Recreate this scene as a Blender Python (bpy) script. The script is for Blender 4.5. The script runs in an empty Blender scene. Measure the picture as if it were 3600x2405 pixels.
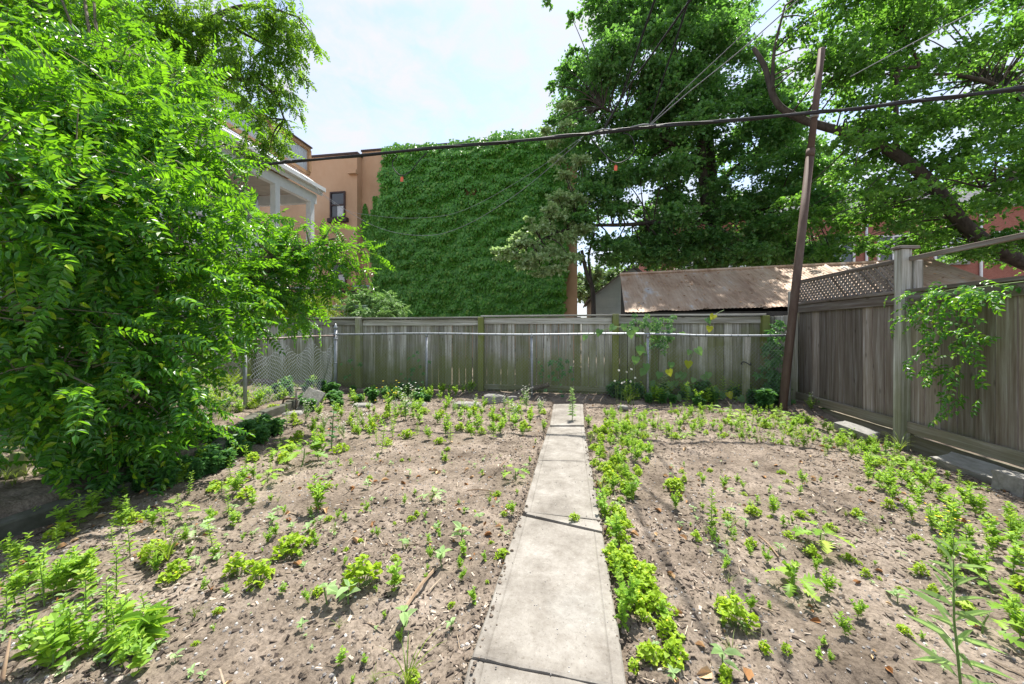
import bpy, math, random
import numpy as np
from mathutils import Vector, Matrix

RNG = np.random.default_rng(7)
random.seed(7)
R = math.radians
C = bpy.context.scene.collection

# ------------------------------------------------------------------ camera, sky, sun, exposure
F_PX, CU, HV = 1300.0, 1800.0, 1161.0       # focal length, centre and horizon, in photograph pixels (3600 wide)
CAM_H, YAW = 1.30, R(8.87)
sc = bpy.context.scene
cam = bpy.data.cameras.new('camera')
cam.lens = 13.0
cam.sensor_width = 36.0
cam.shift_y = -41.5 / 3600
cam.clip_start = 0.05
cam.clip_end = 2000
camo = bpy.data.objects.new('camera', cam)
camo.location = (0, 0, CAM_H)
camo.rotation_euler = (R(90), 0, YAW)
C.objects.link(camo)
sc.camera = camo

SUN_EL, SUN_AZ = R(66), R(12)                # azimuth measured from +Y towards +X
w = bpy.data.worlds.new('World')
sc.world = w
w.use_nodes = True
nt = w.node_tree
nt.nodes.clear()
out = nt.nodes.new('ShaderNodeOutputWorld')
bg = nt.nodes.new('ShaderNodeBackground')
sky = nt.nodes.new('ShaderNodeTexSky')
sky.sky_type = 'NISHITA'
sky.sun_disc = False
sky.sun_elevation = SUN_EL
sky.sun_rotation = SUN_AZ
sky.air_density = 1.0
sky.dust_density = 0.5
sky.ozone_density = 3.5
bg.inputs[1].default_value = 0.14
tc = nt.nodes.new('ShaderNodeTexCoord')
mp = nt.nodes.new('ShaderNodeMapping')
mp.inputs['Scale'].default_value = (4.0, 2.6, 6.5)
mp.inputs['Rotation'].default_value = (0.3, 0.5, 0.4)
n1 = nt.nodes.new('ShaderNodeTexNoise')
n1.inputs['Scale'].default_value = 2.2
n1.inputs['Detail'].default_value = 7
n1.inputs['Roughness'].default_value = 0.62
n1.inputs['Distortion'].default_value = 0.35
cr = nt.nodes.new('ShaderNodeValToRGB')
cr.color_ramp.elements[0].position = 0.38
cr.color_ramp.elements[1].position = 0.66
cr.color_ramp.elements[0].color = (0.38, 0.38, 0.38, 1)
mix = nt.nodes.new('ShaderNodeMixRGB')
mix.inputs[2].default_value = (2.68, 2.72, 2.86, 1)
L = nt.links.new
L(tc.outputs['Generated'], mp.inputs[0]); L(mp.outputs[0], n1.inputs[0]); L(n1.outputs[0], cr.inputs[0])
L(cr.outputs[0], mix.inputs[0]); L(sky.outputs[0], mix.inputs[1]); L(mix.outputs[0], bg.inputs[0]); L(bg.outputs[0], out.inputs[0])

sun = bpy.data.lights.new('sun', 'SUN')
sun.energy = 4.0
sun.angle = R(0.55)
sun.color = (1.0, 0.95, 0.87)
suno = bpy.data.objects.new('sun', sun)
sd = Vector((math.sin(SUN_AZ) * math.cos(SUN_EL), math.cos(SUN_AZ) * math.cos(SUN_EL), math.sin(SUN_EL)))
suno.rotation_euler = (-sd).to_track_quat('-Z', 'Y').to_euler()
suno.location = (3, 10, 20)
C.objects.link(suno)

vs = sc.view_settings
vs.view_transform = 'Standard'
vs.look = 'None'
vs.gamma = 1
vs.use_curve_mapping = False
vs.exposure = 1.32
sc.cycles.max_bounces = 8
sc.cycles.transparent_max_bounces = 8
sc.cycles.transmission_bounces = 6
sc.cycles.diffuse_bounces = 4

# ------------------------------------------------------------------ measuring helpers
SA, CA = math.sin(YAW), math.cos(YAW)
def P(u, v, d):
    """world point seen at photograph pixel (u,v) at depth d"""
    r = (u - CU) / F_PX * d
    return np.array([CA * r - SA * d, SA * r + CA * d, CAM_H + (HV - v) / F_PX * d])
def G(u, v, z=0.0):
    """ground point at pixel"""
    return P(u, v, F_PX * (CAM_H - z) / (v - HV))
def DEP(x, y):
    return -x * SA + y * CA
def at_y(u, y):
    """x of the point at pixel column u lying on the plane Y=y"""
    return y * math.tan(math.atan((u - CU) / F_PX) - YAW)
def z_at(v, x, y):
    return CAM_H + (HV - v) / F_PX * DEP(x, y)

# ------------------------------------------------------------------ numpy mesh builder
def unit(a):
    a = np.asarray(a, float)
    return a / np.maximum(np.linalg.norm(a, axis=-1, keepdims=True), 1e-9)
def frames(d, up):
    """matrices with columns side, dir, normal"""
    d = unit(d)
    up = up - (up * d).sum(-1, keepdims=True) * d
    n = unit(up)
    s = np.cross(d, n)
    return np.stack([s, d, n], -1)

class MB:
    def __init__(self):
        self.V, self.F, self.n = [], [], 0
    def add(self, v, faces, mi=0):
        v = np.asarray(v, float).reshape(-1, 3)
        if not isinstance(faces, (list, tuple)) or (len(faces) and not isinstance(faces[0], np.ndarray)):
            faces = [np.asarray([f]) for f in faces] if isinstance(faces, (list, tuple)) else [faces]
        for f in faces:
            self.F.append((np.asarray(f, int) + self.n, mi))
        self.V.append(v)
        self.n += len(v)
    def inst(self, tm, M, T, mi=None):
        """tm: MB template; M (n,3,3), T (n,3)"""
        tv, tf = tm.flat()
        n, k = len(T), len(tv)
        if n == 0: return
        v = np.einsum('nij,kj->nki', M, tv) + T[:, None, :]
        off = (np.arange(n) * k)[:, None, None]
        for f, m in tf:
            self.F.append(((f[None] + off).reshape(-1, f.shape[1]) + self.n, m if mi is None else mi))
        self.V.append(v.reshape(-1, 3))
        self.n += n * k
    def flat(self):
        if len(self.V) != 1:
            self.V = [np.concatenate(self.V)]
        d = {}
        for f, m in self.F:
            d.setdefault((f.shape[1], m), []).append(f)
        self.F = [(np.concatenate(x), k[1]) for k, x in d.items()]
        return self.V[0], self.F
    def tube(self, pts, rad, sides=6, mi=0, cap=True):
        p = np.asarray(pts, float)
        n = len(p)
        rad = np.broadcast_to(np.asarray(rad, float), (n,))
        t = unit(np.gradient(p, axis=0))
        ref = np.array([0, 0, 1.0]) if abs(t[:, 2]).mean() < 0.8 else np.array([1.0, 0, 0])
        s = unit(np.cross(t, ref)); b = np.cross(t, s)
        a = np.linspace(0, 2 * math.pi, sides, endpoint=False)
        ring = (np.cos(a)[None, :, None] * s[:, None] + np.sin(a)[None, :, None] * b[:, None]) * rad[:, None, None] + p[:, None]
        i = np.arange(n - 1)[:, None] * sides; j = np.arange(sides)[None]; j2 = (j + 1) % sides
        f = np.stack([i + j, i + j2, i + sides + j2, i + sides + j], -1).reshape(-1, 4)
        fs = [f]
        if cap and sides > 2:
            fs += [np.arange(sides)[::-1][None].copy(), (np.arange(sides) + (n - 1) * sides)[None]]
        self.add(ring.reshape(-1, 3), fs, mi)
    def box(self, c, s, mi=0, rz=0.0):
        v = np.array([[x, y, z] for z in (-.5, .5) for y in (-.5, .5) for x in (-.5, .5)]) * np.asarray(s)
        if rz:
            c_, s_ = math.cos(rz), math.sin(rz)
            v = v @ np.array([[c_, s_, 0], [-s_, c_, 0], [0, 0, 1]])
        self.add(v + np.asarray(c), np.array([[0, 2, 3, 1], [4, 5, 7, 6], [0, 1, 5, 4], [2, 6, 7, 3], [0, 4, 6, 2], [1, 3, 7, 5]]), mi)
    def grid(self, pts, mi=0):
        """pts (a,b,3)"""
        a, b = pts.shape[:2]
        i = np.arange(a - 1)[:, None] * b + np.arange(b - 1)[None]
        f = np.stack([i, i + 1, i + b + 1, i + b], -1).reshape(-1, 4)
        self.add(pts.reshape(-1, 3), f, mi)
    def mesh(self, name, mats, smooth=False):
        v, fl = self.flat()
        me = bpy.data.meshes.new(name)
        me.vertices.add(len(v))
        me.vertices.foreach_set('co', v.astype(np.float32).ravel())
        tot = sum(f.size for f, _ in fl); npoly = sum(len(f) for f, _ in fl)
        me.loops.add(tot); me.polygons.add(npoly)
        me.loops.foreach_set('vertex_index', np.concatenate([f.ravel() for f, _ in fl]).astype(np.int32))
        sz = np.concatenate([np.full(len(f), f.shape[1]) for f, _ in fl])
        st = np.concatenate([[0], np.cumsum(sz)[:-1]])
        me.polygons.foreach_set('loop_start', st.astype(np.int32))
        me.polygons.foreach_set('loop_total', sz.astype(np.int32))
        me.polygons.foreach_set('material_index', np.concatenate([np.full(len(f), m) for f, m in fl]).astype(np.int32))
        for m in (mats if isinstance(mats, (list, tuple)) else [mats]):
            me.materials.append(m)
        me.polygons.foreach_set('use_smooth', np.full(npoly, bool(smooth)))
        me.update(calc_edges=True)
        return me

# ------------------------------------------------------------------ object helpers
def tag(o, label=None, cat=None, group=None, kind=None):
    if label: o['label'] = label
    if cat: o['category'] = cat
    if group: o['group'] = group
    if kind: o['kind'] = kind
    return o
def obj(name, me, parent=None, loc=(0, 0, 0), rot=(0, 0, 0), scale=(1, 1, 1)):
    o = bpy.data.objects.new(name, me)
    o.location = loc; o.rotation_euler = rot; o.scale = scale
    C.objects.link(o)
    if parent: o.parent = parent
    return o
def empty(name, loc, label, cat, group=None, rz=0.0):
    o = bpy.data.objects.new(name, None)
    o.empty_display_size = 0.1
    o.location = loc; o.rotation_euler = (0, 0, rz)
    C.objects.link(o)
    return tag(o, label, cat, group)
def wpart(name, mb, mats, parent, smooth=False, kind=None):
    """part whose vertices are given in world space; parent has no rotation of its own"""
    me = mb.mesh(name, mats, smooth)
    o = obj(name, me, parent, loc=-Vector(parent.location) if parent and parent.parent is None else (0, 0, 0))
    if parent and parent.parent is not None:
        o.location = (0, 0, 0)
    return tag(o, kind=kind)
_bm_cache = {}
def box_mesh(sx, sy, sz, mat, bev=0.004):
    """bevelled box, base at z=0, centred in x and y"""
    key = (round(sx, 4), round(sy, 4), round(sz, 4), mat.name, bev)
    if key in _bm_cache: return _bm_cache[key]
    mb = MB()
    b = min(bev, sx * .3, sy * .3, sz * .3)
    rings = []
    for z, k in ((0, b), (b, 0), (sz - b, 0), (sz, b)):
        x, y = sx / 2 - k, sy / 2 - k
        rings.append([[-x, -y, z], [x, -y, z], [x, y, z], [-x, y, z]])
    v = np.array(rings).reshape(-1, 3)
    fs = [[3, 2, 1, 0], [12, 13, 14, 15]]
    for r in range(3):
        for j in range(4):
            fs.append([r * 4 + j, r * 4 + (j + 1) % 4, r * 4 + 4 + (j + 1) % 4, r * 4 + 4 + j])
    mb.add(v, np.array(fs))
    me = mb.mesh('piece', mat)
    _bm_cache[key] = me
    return me

# ------------------------------------------------------------------ noise for terrain
_lat = np.random.default_rng(3).random((256, 256))
def vnoise(x, y):
    xi, yi = np.floor(x).astype(int), np.floor(y).astype(int)
    fx, fy = x - xi, y - yi
    fx = fx * fx * (3 - 2 * fx); fy = fy * fy * (3 - 2 * fy)
    g = lambda a, b: _lat[a & 255, b & 255]
    return (g(xi, yi) * (1 - fx) + g(xi + 1, yi) * fx) * (1 - fy) + (g(xi, yi + 1) * (1 - fx) + g(xi + 1, yi + 1) * fx) * fy

# ------------------------------------------------------------------ materials
def new_mat(name):
    m = bpy.data.materials.new(name)
    m.use_nodes = True
    t = m.node_tree
    return m, t, t.nodes['Principled BSDF'], t.links.new
def node(t, kind, **kw):
    n = t.nodes.new(kind)
    for k, v in kw.items():
        if k in n.inputs: n.inputs[k].default_value = v
        else: setattr(n, k, v)
    return n
def ramp(t, stops):
    n = t.nodes.new('ShaderNodeValToRGB')
    e = n.color_ramp.elements
    while len(e) < len(stops): e.new(0.5)
    for el, (p, c) in zip(e, stops):
        el.position = p
        el.color = (*c, 1) if len(c) == 3 else c
    return n
def pmat(name, stops, scale=6, stretch=(1, 1, 1), rough=0.8, bump=0.2, bump_scale=None, detail=8, coord='Object', metal=0.0, spec=0.3, objvar=0.0, rlow=0.5):
    m, t, p, ln = new_mat(name)
    tc = node(t, 'ShaderNodeTexCoord')
    mp = node(t, 'ShaderNodeMapping'); mp.inputs['Scale'].default_value = stretch
    src = tc.outputs[coord]
    oi = None
    if objvar:
        oi = node(t, 'ShaderNodeObjectInfo')
        add = node(t, 'ShaderNodeVectorMath', operation='ADD')
        mul = node(t, 'ShaderNodeVectorMath', operation='SCALE'); mul.inputs['Scale'].default_value = 40
        cx = node(t, 'ShaderNodeCombineXYZ')
        for i in range(3): ln(oi.outputs['Random'], cx.inputs[i])
        ln(cx.outputs[0], mul.inputs[0]); ln(src, add.inputs[0]); ln(mul.outputs[0], add.inputs[1])
        src = add.outputs[0]
    ln(src, mp.inputs[0])
    n = node(t, 'ShaderNodeTexNoise', Scale=scale, Detail=detail, Roughness=0.65)
    ln(mp.outputs[0], n.inputs['Vector'])
    r = ramp(t, stops)
    ln(n.outputs[0], r.inputs[0])
    col = r.outputs[0]
    if objvar:
        hv = node(t, 'ShaderNodeHueSaturation')
        mr = node(t, 'ShaderNodeMapRange')
        mr.inputs['To Min'].default_value = 1 - objvar; mr.inputs['To Max'].default_value = 1 + objvar
        ln(oi.outputs['Random'], mr.inputs['Value']); ln(mr.outputs[0], hv.inputs['Value']); ln(col, hv.inputs['Color'])
        col = hv.outputs[0]
    ln(col, p.inputs['Base Color'])
    p.inputs['Roughness'].default_value = rough
    p.inputs['Metallic'].default_value = metal
    p.inputs['Specular IOR Level'].default_value = spec
    if bump:
        nb = node(t, 'ShaderNodeTexNoise', Scale=bump_scale or scale * 3, Detail=6)
        ln(mp.outputs[0], nb.inputs['Vector'])
        b = node(t, 'ShaderNodeBump', Strength=bump, Distance=0.02)
        ln(nb.outputs[0], b.inputs['Height']); ln(b.outputs[0], p.inputs['Normal'])
    return m

def leafmat(name, c1, c2, tr, fac=0.45, rough=0.42, spec=0.4, patch=None):
    """leaf: surface colour varies leaf by leaf, plus light shining through the blade"""
    m, t, p, ln = new_mat(name)
    g = node(t, 'ShaderNodeNewGeometry')
    oi = node(t, 'ShaderNodeObjectInfo')
    ad = node(t, 'ShaderNodeMath', operation='ADD')
    fr = node(t, 'ShaderNodeMath', operation='FRACT')
    ln(g.outputs['Random Per Island'], ad.inputs[0]); ln(oi.outputs['Random'], ad.inputs[1]); ln(ad.outputs[0], fr.inputs[0])
    stops = [(0.0, c1), (0.85, c2)]
    if patch: stops.append((1.0, patch))
    r = ramp(t, stops)
    ln(fr.outputs[0], r.inputs[0])
    ln(r.outputs[0], p.inputs['Base Color'])
    p.inputs['Roughness'].default_value = rough
    p.inputs['Specular IOR Level'].default_value = spec
    tl = node(t, 'ShaderNodeBsdfTranslucent')
    r2 = ramp(t, [(0.0, tuple(x * 0.7 for x in tr)), (1.0, tuple(min(.95, x * 1.15) for x in tr))])
    ln(fr.outputs[0], r2.inputs[0]); ln(r2.outputs[0], tl.inputs[0])
    mx = node(t, 'ShaderNodeMixShader'); mx.inputs[0].default_value = fac
    ln(p.outputs[0], mx.inputs[1]); ln(tl.outputs[0], mx.inputs[2])
    ln(mx.outputs[0], t.nodes['Material Output'].inputs[0])
    return m

def fence_mat(name, tones, moss, moss_h, axis='z', moss_amt=1.0):
    """weathered board: grain along one axis, per-board tint, moss creeping up from the foot"""
    m, t, p, ln = new_mat(name)
    tc = node(t, 'ShaderNodeTexCoord'); oi = node(t, 'ShaderNodeObjectInfo')
    cx = node(t, 'ShaderNodeCombineXYZ')
    for i in range(3): ln(oi.outputs['Random'], cx.inputs[i])
    mul = node(t, 'ShaderNodeVectorMath', operation='SCALE'); mul.inputs['Scale'].default_value = 57
    ln(cx.outputs[0], mul.inputs[0])
    add = node(t, 'ShaderNodeVectorMath', operation='ADD'); ln(tc.outputs['Object'], add.inputs[0]); ln(mul.outputs[0], add.inputs[1])
    mp = node(t, 'ShaderNodeMapping'); mp.inputs['Scale'].default_value = (22, 22, .8) if axis == 'z' else (.8, 22, 22)
    ln(add.outputs[0], mp.inputs[0])
    n = node(t, 'ShaderNodeTexNoise', Scale=1.3, Detail=10, Roughness=0.7, Distortion=0.2)
    ln(mp.outputs[0], n.inputs['Vector'])
    r = ramp(t, [(0.32, tones[0]), (0.46, tones[1]), (0.56, tones[2]), (0.70, tones[3])])
    ln(n.outputs[0], r.inputs[0])
    # knots
    mk = node(t, 'ShaderNodeMapping'); mk.inputs['Scale'].default_value = (7, 7, 2.6) if axis == 'z' else (2.6, 7, 7)
    ln(add.outputs[0], mk.inputs[0])
    vo = node(t, 'ShaderNodeTexVoronoi', Scale=1.0); ln(mk.outputs[0], vo.inputs['Vector'])
    rk = ramp(t, [(0.05, (0.35, 0.33, 0.30)), (0.13, (1, 1, 1))]); ln(vo.outputs['Distance'], rk.inputs[0])
    mm = node(t, 'ShaderNodeMixRGB', blend_type='MULTIPLY'); mm.inputs[0].default_value = 0.75
    ln(r.outputs[0], mm.inputs[1]); ln(rk.outputs[0], mm.inputs[2])
    hv = node(t, 'ShaderNodeHueSaturation')
    mr = node(t, 'ShaderNodeMapRange'); mr.inputs['To Min'].default_value = 0.6; mr.inputs['To Max'].default_value = 1.32
    ln(oi.outputs['Random'], mr.inputs['Value']); ln(mr.outputs[0], hv.inputs['Value']); ln(mm.outputs[0], hv.inputs['Color'])
    # moss
    g = node(t, 'ShaderNodeNewGeometry'); sx = node(t, 'ShaderNodeSeparateXYZ'); ln(g.outputs['Position'], sx.inputs[0])
    n2 = node(t, 'ShaderNodeTexNoise', Scale=1.7, Detail=6, Roughness=0.6); ln(g.outputs['Position'], n2.inputs['Vector'])
    n3 = node(t, 'ShaderNodeMath', operation='MULTIPLY_ADD'); n3.inputs[1].default_value = -2.6 * moss_h; n3.inputs[2].default_value = 1.3 * moss_h
    ln(n2.outputs[0], n3.inputs[0])
    s1 = node(t, 'ShaderNodeMath', operation='ADD'); ln(sx.outputs[2], s1.inputs[0]); ln(n3.outputs[0], s1.inputs[1])
    rnd = node(t, 'ShaderNodeMath', operation='MULTIPLY_ADD'); rnd.inputs[1].default_value = 0.5 * moss_h; rnd.inputs[2].default_value = -0.25 * moss_h
    ln(oi.outputs['Random'], rnd.inputs[0])
    s2 = node(t, 'ShaderNodeMath', operation='ADD'); ln(s1.outputs[0], s2.inputs[0]); ln(rnd.outputs[0], s2.inputs[1])
    mr2 = node(t, 'ShaderNodeMapRange'); mr2.inputs['From Min'].default_value = moss_h * 0.55; mr2.inputs['From Max'].default_value = moss_h * 1.6
    mr2.inputs['To Min'].default_value = moss_amt; mr2.inputs['To Max'].default_value = 0.0
    ln(s2.outputs[0], mr2.inputs['Value'])
    mo = node(t, 'ShaderNodeMixRGB'); mo.inputs[2].default_value = (*moss, 1)
    ln(mr2.outputs[0], mo.inputs[0]); ln(hv.outputs[0], mo.inputs[1]); ln(mo.outputs[0], p.inputs['Base Color'])
    p.inputs['Roughness'].default_value = 0.9; p.inputs['Specular IOR Level'].default_value = 0.2
    b = node(t, 'ShaderNodeBump', Strength=0.25, Distance=0.003); ln(n.outputs[0], b.inputs['Height']); ln(b.outputs[0], p.inputs['Normal'])
    return m

M = {}
GREY = [(0.15, 0.14, 0.11), (0.28, 0.27, 0.235), (0.40, 0.395, 0.365), (0.62, 0.62, 0.60)]
BROWN = [(0.13, 0.098, 0.078), (0.21, 0.172, 0.145), (0.275, 0.24, 0.212), (0.44, 0.42, 0.42)]
M['board'] = fence_mat('weathered_board', GREY, (0.165, 0.19, 0.05), 0.78, 'z', .8)
M['rail'] = fence_mat('weathered_rail', GREY, (0.15, 0.165, 0.05), 0.5, 'x', .8)
M['post'] = fence_mat('mossy_post', GREY, (0.18, 0.21, 0.045), 1.5, 'z', .85)
M['board_r'] = fence_mat('brown_board', BROWN, (0.11, 0.11, 0.06), 0.16, 'z', .6)
M['rail_r'] = fence_mat('brown_rail', BROWN, (0.15, 0.15, 0.085), 0.35, 'x', .55)
M['post_r'] = fence_mat('pale_post', GREY, (0.15, 0.165, 0.06), 0.7, 'z', .6)
M['soil'] = None
M['concrete'] = pmat('concrete', [(0.3, (0.18, 0.17, 0.15)), (0.5, (0.26, 0.25, 0.225)), (0.7, (0.34, 0.325, 0.30))], 5, rough=0.9, bump=0.25, bump_scale=60)
M['stone'] = pmat('pale_stone', [(0.3, (0.16, 0.155, 0.14)), (0.7, (0.33, 0.32, 0.295))], 9, rough=0.9, bump=0.5)
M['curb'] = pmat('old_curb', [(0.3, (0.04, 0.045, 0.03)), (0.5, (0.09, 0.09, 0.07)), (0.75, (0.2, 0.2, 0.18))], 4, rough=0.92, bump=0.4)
M['galv'] = pmat('galvanised', [(0.3, (0.27, 0.29, 0.31)), (0.7, (0.40, 0.42, 0.45))], 14, rough=0.5, metal=0.6, bump=0.05, spec=0.5)
M['rustrail'] = pmat('rusty_pipe', [(0.3, (0.16, 0.11, 0.09)), (0.7, (0.33, 0.30, 0.28))], 12, rough=0.6, metal=0.4, bump=0.1)
M['rust'] = pmat('rusty_pole', [(0.3, (0.075, 0.045, 0.034)), (0.55, (0.115, 0.078, 0.06)), (0.75, (0.17, 0.135, 0.115))], 7, (1, 1, .3), rough=0.7, metal=0.15, bump=0.15)
M['stucco'] = pmat('orange_stucco', [(0.3, (0.43, 0.26, 0.155)), (0.5, (0.52, 0.325, 0.20)), (0.72, (0.58, 0.385, 0.25))], 0.55, (1, 1, .6), rough=0.93, bump=0.15, bump_scale=30)
M['trim'] = pmat('dark_brown_trim', [(0.3, (0.045, 0.025, 0.022)), (0.7, (0.075, 0.045, 0.04))], 6, rough=0.6, bump=0.05)
M['white'] = pmat('white_paint', [(0.3, (0.66, 0.68, 0.70)), (0.7, (0.80, 0.80, 0.80))], 3, rough=0.55, bump=0.03)
M['soffit'] = pmat('beige_soffit', [(0.3, (0.42, 0.38, 0.33)), (0.7, (0.52, 0.47, 0.41))], 3, rough=0.7, bump=0.05)
M['cedar'] = pmat('cedar_trim', [(0.3, (0.36, 0.20, 0.10)), (0.7, (0.50, 0.30, 0.16))], 6, rough=0.8, bump=0.1)
M['tin'] = pmat('galvanised_siding', [(0.3, (0.50, 0.53, 0.56)), (0.7, (0.68, 0.70, 0.73))], 4, (1, 6, .4), rough=0.5, metal=0.25, bump=0.05)
M['shingle'] = pmat('grey_shingle', [(0.3, (0.10, 0.10, 0.11)), (0.7, (0.20, 0.20, 0.21))], 8, rough=0.9, bump=0.3)
M['brickwall'] = None
M['siding'] = pmat('blue_grey_siding', [(0.3, (0.34, 0.41, 0.46)), (0.7, (0.44, 0.51, 0.56))], 3, rough=0.7, bump=0.05)
M['dark'] = pmat('dark_shed_wall', [(0.3, (0.03, 0.03, 0.028)), (0.7, (0.07, 0.065, 0.06))], 5, rough=0.9)
M['cable'] = pmat('black_cable', [(0.3, (0.012, 0.012, 0.014)), (0.7, (0.03, 0.03, 0.034))], 20, rough=0.6, bump=0.05, spec=0.35)
M['wire'] = pmat('grey_wire', [(0.3, (0.16, 0.17, 0.19)), (0.7, (0.26, 0.27, 0.30))], 9, rough=0.75, metal=0.0, bump=0, spec=0.2)
M['meshwire'] = pmat('mesh_wire', [(0.3, (0.26, 0.29, 0.33)), (0.7, (0.40, 0.44, 0.48))], 9, rough=0.5, metal=0.1, bump=0, spec=0.5)
M['orange'] = pmat('orange_tag', [(0.3, (0.72, 0.12, 0.07)), (0.7, (0.80, 0.18, 0.10))], 9, rough=0.5, bump=0)
M['bark'] = pmat('bark', [(0.3, (0.035, 0.028, 0.022)), (0.7, (0.11, 0.09, 0.075))], 9, (1, 1, .25), rough=0.95, bump=0.8)
M['bark2'] = pmat('smooth_bark', [(0.3, (0.10, 0.085, 0.06)), (0.7, (0.22, 0.19, 0.14))], 9, (1, 1, .3), rough=0.9, bump=0.4)
M['stem'] = pmat('green_stem', [(0.3, (0.09, 0.17, 0.04)), (0.7, (0.17, 0.26, 0.07))], 9, rough=0.6, bump=0)
M['twig'] = pmat('dry_twig', [(0.3, (0.20, 0.13, 0.08)), (0.7, (0.34, 0.25, 0.17))], 9, rough=0.9, bump=0)
M['lf_near'] = leafmat('ailanthus_leaf', (0.028, 0.12, 0.022), (0.075, 0.21, 0.036), (0.29, 0.66, 0.018), 0.44, 0.36, 0.55, (0.32, 0.40, 0.02))
M['lf_back'] = leafmat('locust_leaf', (0.05, 0.14, 0.02), (0.12, 0.24, 0.035), (0.30, 0.56, 0.03), 0.5, 0.45, 0.4)
M['lf_linden'] = leafmat('linden_leaf', (0.06, 0.17, 0.06), (0.14, 0.28, 0.095), (0.22, 0.50, 0.06), 0.42, 0.4, 0.5, (0.24, 0.33, 0.12))
M['lf_bright'] = leafmat('sunlit_flower_leaf', (0.28, 0.42, 0.18), (0.48, 0.60, 0.32), (0.42, 0.60, 0.20), 0.45, 0.3, 0.8, (0.58, 0.62, 0.40))  # pale linden bloom, with the brightness of direct sun also put into the colour
M['lf_maple'] = leafmat('maple_leaf', (0.05, 0.14, 0.035), (0.115, 0.235, 0.055), (0.25, 0.54, 0.05), 0.48, 0.45, 0.4)
M['lf_ivy'] = leafmat('ivy_leaf', (0.065, 0.24, 0.028), (0.17, 0.42, 0.06), (0.28, 0.60, 0.05), 0.36, 0.36, 0.6, (0.30, 0.46, 0.09))
M['lf_shrub'] = leafmat('pale_shrub_leaf', (0.12, 0.24, 0.07), (0.24, 0.38, 0.14), (0.25, 0.45, 0.1), 0.35, 0.45, 0.4)
M['lf_clover'] = leafmat('clover_leaf', (0.20, 0.35, 0.02), (0.38, 0.53, 0.04), (0.55, 0.75, 0.04), 0.45, 0.5, 0.3, (0.32, 0.42, 0.03))
M['lf_weed'] = leafmat('weed_leaf', (0.15, 0.32, 0.03), (0.31, 0.50, 0.075), (0.48, 0.74, 0.05), 0.45, 0.5, 0.35, (0.44, 0.54, 0.10))
M['lf_pale'] = leafmat('seedling_leaf', (0.26, 0.42, 0.15), (0.40, 0.55, 0.26), (0.42, 0.62, 0.18), 0.4, 0.5, 0.3)
M['lf_dark'] = leafmat('creeper_leaf', (0.05, 0.16, 0.05), (0.12, 0.27, 0.085), (0.18, 0.42, 0.07), 0.35, 0.45, 0.4)
M['lf_grape'] = leafmat('grape_leaf', (0.10, 0.23, 0.07), (0.20, 0.35, 0.13), (0.26, 0.48, 0.08), 0.42, 0.5, 0.35)
M['lf_fern'] = leafmat('fern_leaf', (0.16, 0.27, 0.02), (0.28, 0.38, 0.03), (0.38, 0.55, 0.03), 0.45, 0.5, 0.3)
M['lf_yellow'] = leafmat('yellow_leaf', (0.35, 0.42, 0.03), (0.5, 0.5, 0.04), (0.55, 0.6, 0.05), 0.45, 0.5, 0.3)
M['lf_far'] = leafmat('far_tree_leaf', (0.10, 0.17, 0.07), (0.2, 0.28, 0.12), (0.2, 0.33, 0.08), 0.3, 0.5, 0.3)
M['petal_y'] = pmat('yellow_petal', [(0.3, (0.75, 0.52, 0.02)), (0.7, (0.85, 0.65, 0.03))], 9, rough=0.6, bump=0)
M['petal_w'] = pmat('white_petal', [(0.3, (0.72, 0.72, 0.62)), (0.7, (0.85, 0.85, 0.8))], 9, rough=0.7, bump=0)
M['petal_r'] = pmat('red_petal', [(0.3, (0.6, 0.05, 0.02)), (0.7, (0.7, 0.1, 0.03))], 9, rough=0.6, bump=0)
M['chip'] = None

def random_island_mat(name, stops, rough=0.85):
    m, t, p, ln = new_mat(name)
    g = node(t, 'ShaderNodeNewGeometry')
    r = ramp(t, stops); ln(g.outputs['Random Per Island'], r.inputs[0])
    n = node(t, 'ShaderNodeTexNoise', Scale=60, Detail=3)
    ln(g.outputs['Position'], n.inputs['Vector'])
    mx = node(t, 'ShaderNodeMixRGB', blend_type='OVERLAY'); mx.inputs[0].default_value = 0.35
    ln(r.outputs[0], mx.inputs[1]); ln(n.outputs[0], mx.inputs[2]); ln(mx.outputs[0], p.inputs['Base Color'])
    p.inputs['Roughness'].default_value = rough; p.inputs['Specular IOR Level'].default_value = 0.25
    return m
M['chip'] = random_island_mat('wood_chip', [(0, (0.03, 0.023, 0.019)), (0.35, (0.09, 0.07, 0.056)), (0.7, (0.22, 0.17, 0.13)), (0.97, (0.48, 0.41, 0.33))])
M['pebble'] = random_island_mat('pebble', [(0, (0.15, 0.14, 0.135)), (0.5, (0.27, 0.255, 0.24)), (0.85, (0.40, 0.38, 0.355)), (0.98, (0.66, 0.64, 0.60))])
M['straw'] = random_island_mat('straw', [(0, (0.10, 0.07, 0.05)), (0.5, (0.26, 0.2, 0.14)), (0.95, (0.5, 0.42, 0.32))])
M['deadleaf'] = random_island_mat('dead_leaf', [(0, (0.22, 0.10, 0.035)), (0.5, (0.36, 0.20, 0.09)), (0.9, (0.52, 0.36, 0.2))])

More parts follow.
